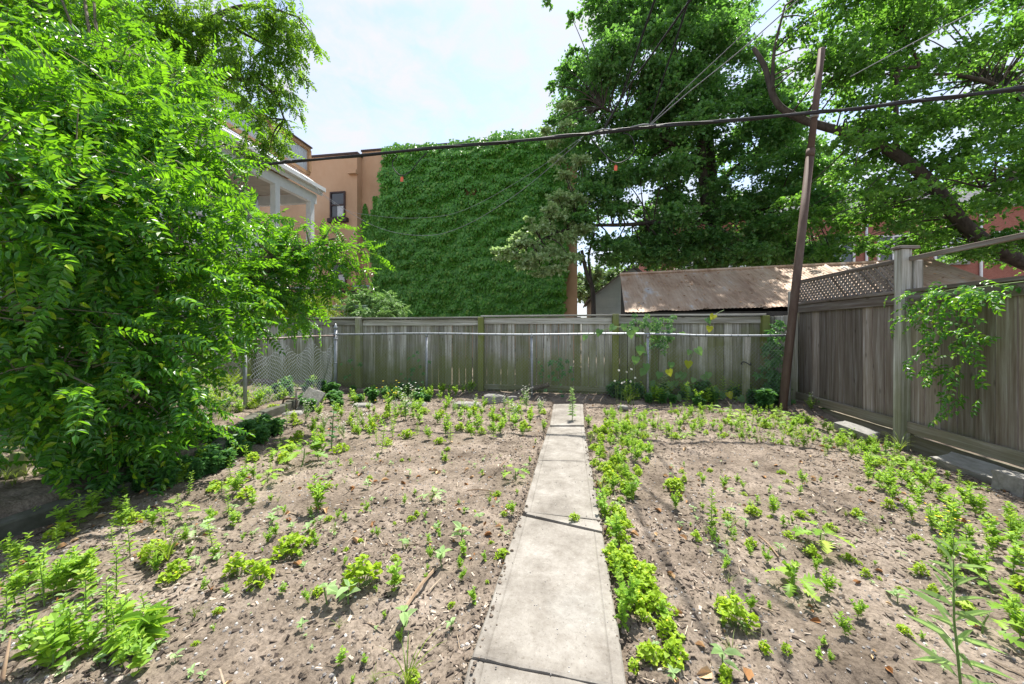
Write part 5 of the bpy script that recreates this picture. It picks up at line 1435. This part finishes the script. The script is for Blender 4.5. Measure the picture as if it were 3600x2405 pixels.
LAND = [(1020, 1950, 'the round clover mound'), (1372, 1475, 'the yellow-flowered weed'), (1060, 1640, 'the large jagged clump'), (2785, 2085, 'the thick-stemmed jagged weed'), (3385, 2450, 'the corner grass-leaved weed'),
        (480, 2270, 'the foreground rosette weed'), (3165, 1560, 'the tall fence post'), (1740, 1418, 'the grey boulder'), (1090, 1440, 'the leaning stone slab'), (1515, 1765, 'the drooping pale weed'), (2587, 2190, 'the lone dark clover'),
        (690, 1890, 'the pale large-leaved weed'), (1840, 1800, 'the path crack'), (1385, 2085, 'the dark broad-leaved weed'), (275, 1830, 'the shaded jagged weed'), (2500, 1850, 'the slim right-bed stalk'), (2960, 1505, 'the broken slab by the fence'), (1120, 1800, 'the lone bushy weed')]
LANDW = [(G(u, v)[:2], u, v, t) for u, v, t in LAND]
ORD = ['nearest', 'second nearest', 'third nearest', 'fourth nearest', 'fifth nearest', 'sixth nearest', 'seventh nearest', 'eighth nearest', 'ninth nearest', 'tenth nearest', 'eleventh nearest', 'twelfth nearest'] + [f'{k} nearest' for k in ('thirteenth', 'fourteenth', 'fifteenth', 'sixteenth', 'seventeenth', 'eighteenth', 'nineteenth', 'twentieth', '21st', '22nd', '23rd', '24th', '25th', '26th')]
def name_loose():
    """say where each small plant stands, by the nearest thing one can find"""
    d_ = {}
    for o, look, kn, g in loose:
        j = min(range(len(LANDW)), key=lambda i: np.hypot(*(LANDW[i][0] - g)))
        dx, dy = g - LANDW[j][0]
        rel = ('right of' if dx > 0 else 'left of') if abs(dx) > abs(dy) else ('behind' if dy > 0 else 'in front of')
        d_.setdefault((look, kn, rel, LANDW[j][3]), []).append((float(np.hypot(dx, dy)), o))
    for (look, kn, rel, t), l in d_.items():
        l.sort(key=lambda k: k[0])
        for i, (_, o) in enumerate(l):
            o['label'] = f"{look} {kn} {rel} {t}" + (f", {ORD[min(i, len(ORD) - 1)]} to it" if len(l) > 1 else '')
LB = [(900, 1640), (1900, 1560), (1830, 1720), (1640, 2405), (700, 2405), (650, 1900)]
scatter(LB, 46, ['seedling'], (.45, 1.1), 'small pale # scattered on the open soil left of the path', 'seedlings on the left bed')
scatter(LB, 12, ['bushy', 'broad'], (.25, .45), 'low green # scattered on the open soil left of the path', 'small weeds on the left bed')
BLB = [(1000, 1480), (1500, 1425), (1940, 1440), (1915, 1540), (1600, 1560), (1200, 1640), (1000, 1600)]
scatter(BLB, 75, ['bushy', 'broad', 'lance', 'bushy'], (.55, 1.05), 'green # in the weedy strip at the back left of the path', 'weeds at the back left', .1)
scatter(BLB, 30, ['clover', 'clover_tall'], (.7, 1.15), 'bright # in the weedy strip at the back left of the path', 'clover at the back left', .1)
scatter([(1000, 1480), (1500, 1440), (1920, 1440), (1900, 1500), (1100, 1560)], 14, ['whiteflower'], (.5, .85), 'small white-dotted # in the weedy strip at the back left', 'white-flowered weeds at the back left', .12)
LF = [(0, 1950), (420, 2080), (760, 2405), (0, 2405)]
scatter(LF, 75, ['seedling', 'seedling', 'seedling', 'bushy', 'lance', 'broad'], (.5, .95), 'pale # in the crowded patch in the lower left corner', 'weeds in the lower left corner', .05)
scatter(LF, 8, ['clover', 'broad'], (.6, .9), 'deep green # in the crowded patch in the lower left corner', 'green clumps in the lower left corner', .09)
LM = [(180, 1850), (700, 1760), (960, 1560), (1060, 1560), (900, 1760), (720, 2020), (420, 2060), (120, 1950)]
scatter(LM, 34, ['bushy', 'broad', 'lance', 'lobed'], (.45, .8), 'green # at the shaded edge of the left bed', 'weeds along the left bed edge', .12)
scatter(LM, 10, ['clover'], (.7, 1.1), 'bright # at the shaded edge of the left bed', 'clover along the left bed edge', .12)
RB = [(2330, 1600), (2900, 1640), (3250, 1850), (3500, 2300), (3500, 2405), (2560, 2405), (2430, 2100)]
scatter(RB, 20, ['seedling'], (.5, 1.1), 'small pale # scattered on the open soil right of the path', 'seedlings on the right bed')
scatter(RB, 34, ['clover', 'bushy', 'clover_tall'], (.35, .65), 'small bright # scattered on the open soil right of the path', 'small clumps on the right bed', .1)
RE = [(3000, 1640), (3300, 1720), (3600, 1850), (3600, 2400), (3450, 2250), (3250, 1900)]
scatter(RE, 44, ['broad', 'bushy', 'bushy', 'lobed', 'broad'], (.5, .85), 'green # along the foot of the right fence, near part', 'weeds by the right fence', .12)
scatter(RE, 9, ['clover', 'yellowflower'], (.5, .9), 'bright # along the foot of the right fence, near part', 'bright weeds by the right fence', .12)

name_loose()
# ground cover nobody could count
def cover(name, poly, n, kinds, scl, label, cat, patchy=.35):
    pts = in_poly(poly, n, rp, .035, patchy); del taken[-len(pts):]
    mats, groups = [], {}
    mb = MB()
    for g in pts:
        key = kinds[int(rp.integers(len(kinds)))]; v = SPEC[key][int(rp.integers(len(SPEC[key])))]
        s = rp.uniform(*scl); a = rp.uniform(0, 6.28); c_, s_ = math.cos(a) * s, math.sin(a) * s
        m3 = np.array([[[c_, -s_, 0], [s_, c_, 0], [0, 0, s]]]); T = np.array([[g[0], g[1], float(tz(g[0], g[1])) - .003]])
        for pn, (pmb, mt_, me) in v.items():
            if mt_ not in mats: mats.append(mt_)
            mb.inst(pmb, m3, T, mats.index(mt_))
    o = obj(name, mb.mesh(name, mats)); tag(o, label, cat, kind='stuff')
cover('clover_cover', [(2062, 1500), (2200, 1480), (2310, 1560), (2250, 1680), (2215, 1800), (2205, 1900), (2270, 2040), (2340, 2180), (2450, 2405), (2215, 2405), (2130, 1880), (2085, 1640)], 165, ['clover', 'clover_tall', 'clover', 'clover', 'bushy', 'lance', 'broad', 'seedling', 'grass'], (.35, .9), 'bright yellow-green clover and weeds crowding the right path edge', 'clover', .15)
cover('weed_cover', [(2120, 1455), (2500, 1440), (2800, 1450), (3050, 1520), (3300, 1620), (3500, 1720), (3350, 1740), (3080, 1640), (2850, 1590), (2450, 1545), (2150, 1560)], 430, ['bushy', 'bushy', 'broad', 'seedling', 'lance', 'clover', 'lobed', 'seedling', 'grass'], (.3, .75), 'low green weeds covering the back of the right bed', 'weeds')
cover('creeper_cover', [(2160, 1395), (2350, 1400), (2700, 1400), (2780, 1405), (2800, 1440), (2600, 1440), (2300, 1425), (2160, 1410)], 120, ['creeper', 'broad', 'broad', 'bushy', 'lance', 'creeper'], (.6, 1.6), 'dark leafy creeper along the back fence foot right of the path', 'creeper')
cover('creeper_cover', [(960, 1390), (1200, 1385), (1480, 1390), (1700, 1395), (1480, 1420), (1250, 1430), (1000, 1470)], 85, ['creeper', 'creeper', 'broad', 'bushy'], (.6, 1.15), 'dark leafy creeper along the back fence foot left of the path', 'creeper')
cover('yard_weeds', [(700, 1430), (900, 1420), (1000, 1420), (980, 1480), (860, 1500), (700, 1500)], 40, ['bushy', 'clover', 'seedling', 'broad'], (.7, 1.3), 'leafy weeds growing over the kerb below the fern', 'weeds')
cover('kerb_weeds', [(20, 1880), (330, 1700), (760, 1560), (960, 1480), (1000, 1530), (820, 1640), (480, 1760), (150, 1900)], 100, ['bushy', 'broad', 'creeper'], (.5, 1.0), 'shaded weeds in front of the low kerb under the tree', 'weeds')
cover('tiny_sprouts', LB, 190, ['seedling', 'seedling', 'bushy', 'clover', 'grass', 'broad'], (.12, .4), 'tiny sprouts dotting the open soil left of the path', 'sprouts')
cover('tiny_sprouts', RB, 120, ['seedling', 'seedling', 'bushy', 'clover', 'grass', 'broad'], (.12, .4), 'tiny sprouts dotting the open soil right of the path', 'sprouts')
# neighbour's grass under the tree
mb = MB(); ng = 2600
gx_ = rp.uniform(-9, -4.0, ng); gy_ = rp.uniform(1.5, 6.8, ng); k_ = gx_ < curb_x(gy_) - .2
T = np.stack([gx_, gy_, tz(gx_, gy_)], -1)[k_]; a = rp.uniform(0, 6.28, len(T)); s = rp.uniform(.25, .6, len(T))
m3 = np.stack([np.stack([np.cos(a) * s, -np.sin(a) * s, 0 * a], -1), np.stack([np.sin(a) * s, np.cos(a) * s, 0 * a], -1), np.stack([0 * a, 0 * a, s], -1)], 1)
mb.inst(sp_grass(300, .25, 12)['blades'], m3, T)
o = obj('neighbour_grass', mb.mesh('neighbour_grass', M['grass'])); tag(o, 'thin dry grass under the drooping tree beyond the kerb', 'grass', kind='stuff')

# ------------------------------------------------------------------ vines on the fences
def vine(name, label, stems, leaves, mesh_list, root_xy, leafmat_name=None):
    o = empty(name, (root_xy[0], root_xy[1], 0), label, 'vine')
    mb = MB()
    for s in stems: mb.tube(catmull(s, 6), .0045, 4, cap=False)
    wpart('stem', mb, M['stem'], o, True)
    for i, (p, d, up, s) in enumerate(leaves):
        m = Matrix(frames(np.array([d]), np.array([up]))[0].tolist())
        l = obj('leaf', mesh_list[i % len(mesh_list)], o, loc=Vector(p) - Vector(o.location), rot=m.to_euler(), scale=(s,) * 3)
    return o
def bp(u, v, yy):
    x = at_y(u, yy); return np.array([x, yy, z_at(v, x, yy)])
palm_m = PALM.mesh('creeper_leaf', M['lf_dark']); palm_b = PALM.mesh('creeper_leaf', M['lf_grape']); heart_m = HEART.mesh('grape_leaf', M['lf_grape']); heart_y = HEART.mesh('grape_leaf', M['lf_yellow'])
lv = []
for k in range(120):
    t = rp.random(); v = 1125 + 300 * t; u = 2735 - 20 * t + rp.normal(0, 16 + 16 * t)
    lv.append((bp(u, v, 7.22 - rp.uniform(0, .12) - .1 * t), [rp.normal(0, .5), -.4, -.8 + rp.normal(0, .3)], [rp.normal(0, .3), -1, .5], rp.uniform(.07, .12)))
vine('creeper_vine', 'dark creeper climbing the back corner behind the rusty pole', [[bp(2720, 1420, 7.28), bp(2735, 1300, 7.28), bp(2725, 1200, 7.28), bp(2740, 1125, 7.28)]], lv, [palm_m], bp(2720, 1420, 7.28))
lv = []
for (u, v, n, su, sv) in ((2290, 1130, 26, 45, 18), (2330, 1150, 20, 40, 20), (2300, 1195, 14, 40, 18), (2240, 1160, 10, 30, 12), (2330, 1210, 10, 25, 15)):
    for k in range(n): lv.append((bp(u + rp.normal(0, su), v + rp.normal(0, sv), 7.12 - rp.uniform(0, .2)), [rp.normal(0, .5), -.5, -.7], [rp.normal(0, .3), -.8, .8], rp.uniform(.06, .10)))
vine('creeper_vine', 'green creeper spilling over the fence top right of the path', [[bp(2300, 1420, 7.2), bp(2310, 1300, 7.15), bp(2290, 1180, 7.1), bp(2300, 1110, 7.2)], [bp(2290, 1180, 7.1), bp(2230, 1150, 7.05), bp(2170, 1150, 7.0)]], lv, [palm_b, palm_b, palm_m], bp(2300, 1420, 7.2))
lv = []
for (u, v, s) in ((2110, 1160, .13), (2060, 1180, .10), (2160, 1145, .13), (2215, 1165, .14), (2235, 1150, .11), (2195, 1140, .12), (2250, 1220, .15), (2235, 1255, .14), (2270, 1280, .14), (2265, 1300, .13), (2450, 1225, .14), (2420, 1270, .13), (2400, 1310, .14), (2385, 1315, .10), (2490, 1310, .12), (2355, 1345, .12), (2375, 1340, .1), (2440, 1330, .09),
                   (2410, 1345, .1), (2415, 1362, .1), (2425, 1380, .1), (2470, 1320, .1), (2545, 1380, .13), (2560, 1380, .12), (2510, 1365, .12), (2480, 1390, .12), (2290, 1340, .12), (2300, 1370, .13), (2340, 1380, .13), (2445, 1395, .13), (2600, 1395, .12), (2380, 1390, .13), (2320, 1310, .12), (2425, 1232, .09), (2360, 1275, .11), (2350, 1300, .12)):
    lv.append((bp(u, v, 6.86 - rp.uniform(0, .22) + .2 * (v > 1300)), [rp.normal(0, .35), -.35, -.9], [rp.normal(0, .25), -.9, .7], s * 1.05))
vine('grape_vine', 'wild grape vine with heart-shaped leaves climbing the chain link fence', [[bp(2290, 1420, 6.9), bp(2280, 1300, 6.85), bp(2260, 1200, 6.85), bp(2180, 1150, 6.85), bp(2060, 1180, 6.85)], [bp(2290, 1420, 6.9), bp(2400, 1320, 6.9), bp(2440, 1230, 6.9)], [bp(2300, 1420, 6.9), bp(2480, 1390, 6.9), bp(2560, 1375, 6.95)]], lv, [heart_m] * 11 + [heart_y], bp(2290, 1420, 6.9))
lv = [(bp(u, v, 7.1), [rp.normal(0, .3), -.4, -.8], [0, -.8, .6], .12) for u, v in ((2510, 1107, ), (2485, 1120), (2495, 1148))]
vine('yellow_sprig', 'yellowing leaf sprig hanging over the fence cap', [[bp(2545, 1090, 7.25), bp(2510, 1110, 7.15), bp(2490, 1150, 7.1)]], lv, [heart_y, heart_m], bp(2545, 1090, 7.25))
# compound-leaved vine hanging over the right fence
def rp_(u, v, xx):
    a = math.atan((u - CU) / F_PX) - YAW; yy = xx / math.tan(a); return np.array([xx, yy, z_at(v, xx, yy)])
lv = []
for (u, v, n, su, sv) in ((3270, 1050, 20, 55, 22), (3380, 1030, 22, 60, 18), (3480, 1020, 16, 60, 16), (3250, 1120, 14, 45, 22), (3350, 1150, 16, 50, 25), (3300, 1230, 18, 40, 25), (3400, 1200, 8, 30, 20), (3280, 1300, 10, 35, 15), (3370, 1390, 7, 25, 15), (3390, 1290, 8, 20, 20), (3340, 1430, 4, 18, 10)):
    for k in range(n): lv.append((rp_(u + rp.normal(0, su), v + rp.normal(0, sv), FX - .1 - rp.uniform(0, .3)), [-.45 + rp.normal(0, .4), rp.normal(0, .6), -.35 + rp.normal(0, .35)], [-.6, rp.normal(0, .2), .8], rp.uniform(.55, .85)))
wv_ = [pinnate(4, .22, .07, .28, .4, 41).mesh('vine_leaf', M['lf_near']), pinnate(3, .18, .07, .3, .3, 42).mesh('vine_leaf', M['lf_near']), pinnate(4, .2, .065, .28, .6, 43).mesh('vine_leaf', M['lf_near'])]
vine('hanging_vine', 'leafy green vine hanging over the right fence past the tall post', [[rp_(3600, 990, FX - .12), rp_(3450, 1010, FX - .12), rp_(3300, 1040, FX - .13), rp_(3280, 1200, FX - .1)], [rp_(3400, 1010, FX - .13), rp_(3380, 1200, FX - .1), rp_(3370, 1400, FX - .08)]], lv, wv_, rp_(3600, 1300, FX - .1))
for (u, v, n, lab) in ((1465, 1300, 22, 'thin dark creeper climbing the boards beside a chain link post'), (1225, 1290, 10, 'sparse weedy sprig against the boards at left'), (1960, 1330, 40, 'tangled reddish-green bramble before the fence where the path ends')):
    lv = [(bp(u + rp.normal(0, 14 + .4 * n), v + rp.uniform(-70, 100), 7.2 - rp.uniform(0, .2)), [rp.normal(0, .6), -.4, -.4], [rp.normal(0, .3), -.8, .6], rp.uniform(.05, .1)) for k in range(n)]
    vine('creeper_sprig' if n < 30 else 'bramble', lab, [[bp(u, 1400, 7.2), bp(u + 8, 1300, 7.2), bp(u - 4, 1220, 7.2)]], lv, [palm_m, OVAL.mesh('sprig_leaf', M['lf_dark'])], bp(u, 1400, 7.2))

# ------------------------------------------------------------------ stones and odds and ends
def rock(name, c, size, label, cat, mat, seed, flat=False, rot=(0, 0, 0), group=None):
    import bmesh
    bm = bmesh.new(); bmesh.ops.create_cube(bm, size=1.0); bmesh.ops.subdivide_edges(bm, edges=bm.edges[:], cuts=3, use_grid_fill=True)
    r = np.random.default_rng(seed); o_ = r.random(3) * 50
    for v in bm.verts:
        p = np.array(v.co); q = unit(p) * .55
        k = .25 if flat else .7
        p = p * (1 - k) + q * k
        n_ = vnoise(np.array(p[0] * 3 + o_[0] + p[2] * 2), np.array(p[1] * 3 + o_[1] - p[2])) - .5
        v.co = p * (1 + n_ * (.18 if flat else .5))
    me = bpy.data.meshes.new(name); bm.to_mesh(me); bm.free(); me.materials.append(mat)
    o = obj(name, me, None, loc=c, rot=rot, scale=size); return tag(o, label, cat, group)
g = G(1090, 1440); rock('stone_slab', (g[0], g[1], .14), (.40, .05, .42), 'pale square stone slab leaning at the chain link fence corner', 'slab', M['stone'], 1, True, (R(-38), R(12), R(-12)))
for (u, v, s, lab, sd_) in ((1740, 1418, (.42, .22, .24), 'large grey boulder at the fence foot left of the path end', 2), (1640, 1432, (.46, .25, .12), 'flat grey stone left of the large boulder', 3), (1460, 1428, (.34, .2, .09), 'flat stone behind the tall flowering weeds', 4), (1275, 1428, (.30, .2, .06), 'thin flat stone at the back edge of the left bed', 5),
                            (1800, 1412, (.2, .15, .16), 'small rounded stone right of the large boulder', 6), (2190, 1440, (.16, .1, .09), 'small white stone by the seed-head stalks', 7), (1030, 1460, (.25, .2, .08), 'dark flat stone at the kerb end below the leaning slab', 8)):
    g = G(u, v); rock('stone', (g[0], g[1], s[2] * .12 + .01), s, lab, 'stone', M['stone'], sd_, False, (0, 0, rp.uniform(-.4, .4)))
g = G(2960, 1505); rock('stone_slab', (g[0] + .16, g[1], -.03), (.18, .55, .11), 'pale broken slab lying along the right fence near the corner', 'slab', M['stone'], 11, True, (R(4), R(-8), R(8)))
g = G(3380, 1640); rock('stone_slab', (g[0] + .2, g[1] + .05, -.07), (.24, .7, .13), 'grey concrete slab lying along the near right fence', 'slab', M['concrete'], 12, True, (R(2), R(-14), R(6)))
g = G(3540, 1700); rock('stone_slab', (g[0] + .05, g[1], -.02), (.16, .2, .22), 'upright concrete block at the end of the near right fence slab', 'slab', M['concrete'], 13, True, (R(3), 0, R(14)))
# fallen timber at the path end
for (u0, v0, u1, v1, r_, lab) in ((1795, 1392, 1930, 1352, .05, 'rotting log propped at the fence foot left of the path end'), (1700, 1395, 1790, 1385, .03, 'thin brown stick lying by the boulder'), (1620, 1393, 1690, 1388, .025, 'reddish stick lying at the fence foot')):
    a, b = bp(u0, v0, 7.1), bp(u1, v1, 7.2); o = empty('log', tuple(a), lab, 'log'); mb = MB(); limb(mb, [a, (a + b) / 2 + [0, 0, .015], b], r_, r_ * .8, 8); wpart('wood', mb, M['bark2'], o, True)
# rusty pipe, bent tap pipe, stake, tub beyond the kerb
g = P(830, 1432, 5.6); o = empty('rusty_drum', tuple(g), 'short rusty cylinder lying beside the fern at left', 'pipe'); mb = MB(); mb.tube([g + [-.17, -.02, 0], g + [.17, .04, 0]], .075, 14); wpart('shell', mb, M['rustrail'], o, True)
mb = MB()
for q in (-.15, .0, .15): mb.tube([g + [q - .012, q * .18 + .008, 0], g + [q + .012, q * .18 + .012, 0]], .081, 14)
wpart('rim', mb, M['rust'], o, True)
g = P(1042, 1410, 6.0); o = empty('standpipe', tuple(g), 'thin rusty standpipe with a tap beside the leaning slab', 'pipe'); mb = MB(); mb.tube([g - [0, 0, .2], g + [0, 0, .20]], .016, 8); wpart('pipe', mb, M['rustrail'], o, True); mb = MB(); mb.tube([g + [-.01, 0, .19], g + [.08, 0, .195]], .014, 8); wpart('tap', mb, M['rustrail'], o, True)
g = P(1010, 1420, 5.8); o = empty('bent_pipe', tuple(g), 'bent rusty pipe arching out of the weeds by the standpipe', 'pipe'); mb = MB(); mb.tube(catmull([g + [-.08, 0, -.12], g + [-.07, 0, .04], g + [0, 0, .085], g + [.16, 0, .085]], 6), .014, 8); wpart('pipe', mb, M['rust'], o, True)
g = P(45, 1735, 2.9); o = empty('board_stake', (g[0], g[1], 0), 'pale wooden board stake standing in the deep shade at far left', 'stake'); obj('shaft', box_mesh(.09, .03, .34, M['board'], .004), o, rot=(0, .12, .4))
g = P(85, 1470, 4.7); o = empty('blue_tub', (g[0], g[1], .13), 'blue plastic tub glimpsed through the leaves at far left', 'tub')
mb = MB(); mb.tube([(0, 0, 0), (0, 0, .02), (0, 0, .44), (0, 0, .46)], [.19, .2, .25, .25], 24, cap=True); obj('body', mb.mesh('body', M['blue'], True), o)
mb = MB(); a = np.linspace(0, 2 * math.pi, 25); mb.tube(np.stack([.258 * np.cos(a), .258 * np.sin(a), 0 * a + .46], -1), .014, 6, cap=False); obj('rim', mb.mesh('rim', M['blue'], True), o)
# dry stalks at the lower left corner, dry tuft by the path
g = G(20, 2420); o = empty('dry_stalk', tuple(g), 'bare tan stalk at the lower left corner', 'stalk'); mb = MB(); mb.tube([g, P(10, 2380, 1.35), P(38, 2235, 1.40)], [.008, .007, .003], 5); wpart('stem', mb, M['twig'], o, True); mb = MB(); mb.tube([P(8, 2400, 1.35), P(40, 2360, 1.36), P(75, 2320, 1.37)], [.005, .004, .002], 4); wpart('twig', mb, M['twig'], o, True)
for (u, v, l, lab) in ((1480, 2080, .30, 'brown withered stalk lying in the litter left of the path'), (2700, 1930, .22, 'pale strip of wood lying on the right bed'), (1770, 1640, .2, 'thin straw-coloured twig near the path, farther one'), (1690, 1735, .22, 'thin straw-coloured twig lying left of the path, nearer one')):
    g = G(u, v); a = rp.uniform(-.5, 1.6); dv = np.array([math.cos(a), math.sin(a), 0]) * l / 2; c = np.array([g[0], g[1], .02]); o = empty('dry_twig', tuple(c), lab, 'twig'); mb = MB(); mb.tube(catmull([c - dv, c + [0, 0, .012], c + dv], 5), .008 if l > .25 else .005, 5); wpart('stem', mb, M['twig'], o)

# ------------------------------------------------------------------ litter on the soil
def bare_pts(n, rng, ymin=.75, ymax=6.9, power=1.7):
    y = ymin + (ymax - ymin) * rng.random(n) ** power
    x = rng.uniform(-1, 1, n) * np.minimum(4.4, 1.3 + y * 1.6)
    x = np.where(x > 0, x * 1.0, x)
    l, r_ = path_x(y)
    k = ((x < l - .01) | (x > r_ + .01)) & (x > curb_x(y) + .07) & (x < FX - .1)
    x, y = x[k], y[k]
    return np.stack([x, y, tz(x, y)], -1)
def scatter_stuff(name, n, tm, size, mat, label, cat, aspect=None, clump=None, lift=.003, tilt=.35, power=1.7):
    T = bare_pts(n, rp, power=power)
    if clump is not None:
        T = T[rp.random(len(T)) < np.clip((vnoise(T[:, 0] * clump + 3, T[:, 1] * clump) - .25) * 2.2, .08, 1)]
    m = len(T); d = rp.normal(0, 1, (m, 3)); d[:, 2] *= tilt * .7
    s = size[0] + (size[1] - size[0]) * rp.random(m) ** 2.2
    Mx = frames(d, np.array([0, 0, 1.0]) + rp.normal(0, tilt, (m, 3))) * s[:, None, None]
    if aspect is not None: Mx = Mx * np.stack([rp.uniform(*aspect[0], m), np.ones(m), rp.uniform(*aspect[1], m)], -1)[:, None, :]
    T[:, 2] += lift
    mb = MB(); mb.inst(tm, Mx, T); o = obj(name, mb.mesh(name, mat)); tag(o, label, cat, kind='stuff')
chip_t = MB(); chip_t.add([[-.5, -.5, -.5], [.45, -.55, -.5], [.5, .45, -.5], [-.4, .55, -.5], [-.45, -.4, .5], [.4, -.5, .5], [.45, .4, .5], [-.35, .5, .5]], np.array([[4, 5, 6, 7], [0, 1, 5, 4], [1, 2, 6, 5], [2, 3, 7, 6], [3, 0, 4, 7]]))
peb_t = MB(); a = np.arange(6) * math.pi / 3
peb_t.add(np.concatenate([np.stack([.5 * np.cos(a), .42 * np.sin(a), 0 * a - .1], -1), np.stack([.33 * np.cos(a + .3), .28 * np.sin(a + .3), 0 * a + .28], -1), [[.03, 0, .36]]]),
          [np.array([[i, (i + 1) % 6, 6 + (i + 1) % 6, 6 + i] for i in range(6)]), np.array([[6 + i, 6 + (i + 1) % 6, 12] for i in range(6)])])
scatter_stuff('wood_chips', 80000, chip_t, (.004, .034), M['chip'], 'brown wood chips and bark litter strewn over the beds', 'mulch', ((.18, .5), (.06, .22)), 1.6, .003, .4)
scatter_stuff('pebbles', 22000, peb_t, (.003, .022), M['pebble'], 'small grey and white pebbles strewn over the beds', 'gravel', ((.7, 1.1), (.6, 1)), None, .001, .3)
scatter_stuff('soil_clods', 24000, peb_t, (.005, .045), M['soil'], 'crumbs and clods of dry soil on the beds', 'soil', ((.7, 1.1), (.6, 1)), 2.2, -.002, .5)
scatter_stuff('dead_leaves', 1800, leaf_t(.28, .22, .3), (.02, .07), M['deadleaf'], 'orange and brown dead leaves lying on the beds', 'leaves', None, 1.1, .008, .5)
scatter_stuff('straw', 2600, chip_t, (.03, .13), M['straw'], 'thin pale straw and twiglets lying on the beds', 'straw', ((.03, .07), (.03, .06)), 1.3, .006, .25)
mb = MB(); m = 220; y = .8 + 5.6 * rp.random(m) ** 1.5; l, r_ = path_x(y); x = l + .03 + (r_ - l - .06) * rp.random(m)
mb.inst(peb_t, frames(rp.normal(0, 1, (m, 3)) * [1, 1, .05], np.array([0, 0, 1.0]) + rp.normal(0, .1, (m, 3))) * rp.uniform(.003, .009, m)[:, None, None], np.stack([x, y, 0 * x + .034], -1))
ms = 1500; ye = .8 + 5.9 * rp.random(ms) ** 1.4; le_, re_ = path_x(ye); sidep = rp.random(ms) < .5
xe = np.where(sidep, le_ + rp.normal(-.012, .02, ms), re_ + rp.normal(.012, .02, ms)); onp = (xe > le_) & (xe < re_)
cr2 = MB(); cr2.inst(peb_t, frames(rp.normal(0, 1, (ms, 3)) * [1, 1, .2], np.array([0, 0, 1.0]) + rp.normal(0, .3, (ms, 3))) * (.005 + .022 * rp.random(ms) ** 2.5)[:, None, None], np.stack([xe, ye, np.where(onp, .034, .012)], -1))
tag(obj('edge_crumbs', cr2.mesh('edge_crumbs', M['soil'])), 'soil crumbs spilling over the edges of the concrete path', 'soil', kind='stuff')
o = obj('path_grit', mb.mesh('path_grit', M['pebble'])); tag(o, 'specks of grit lying on the concrete path', 'gravel', kind='stuff')
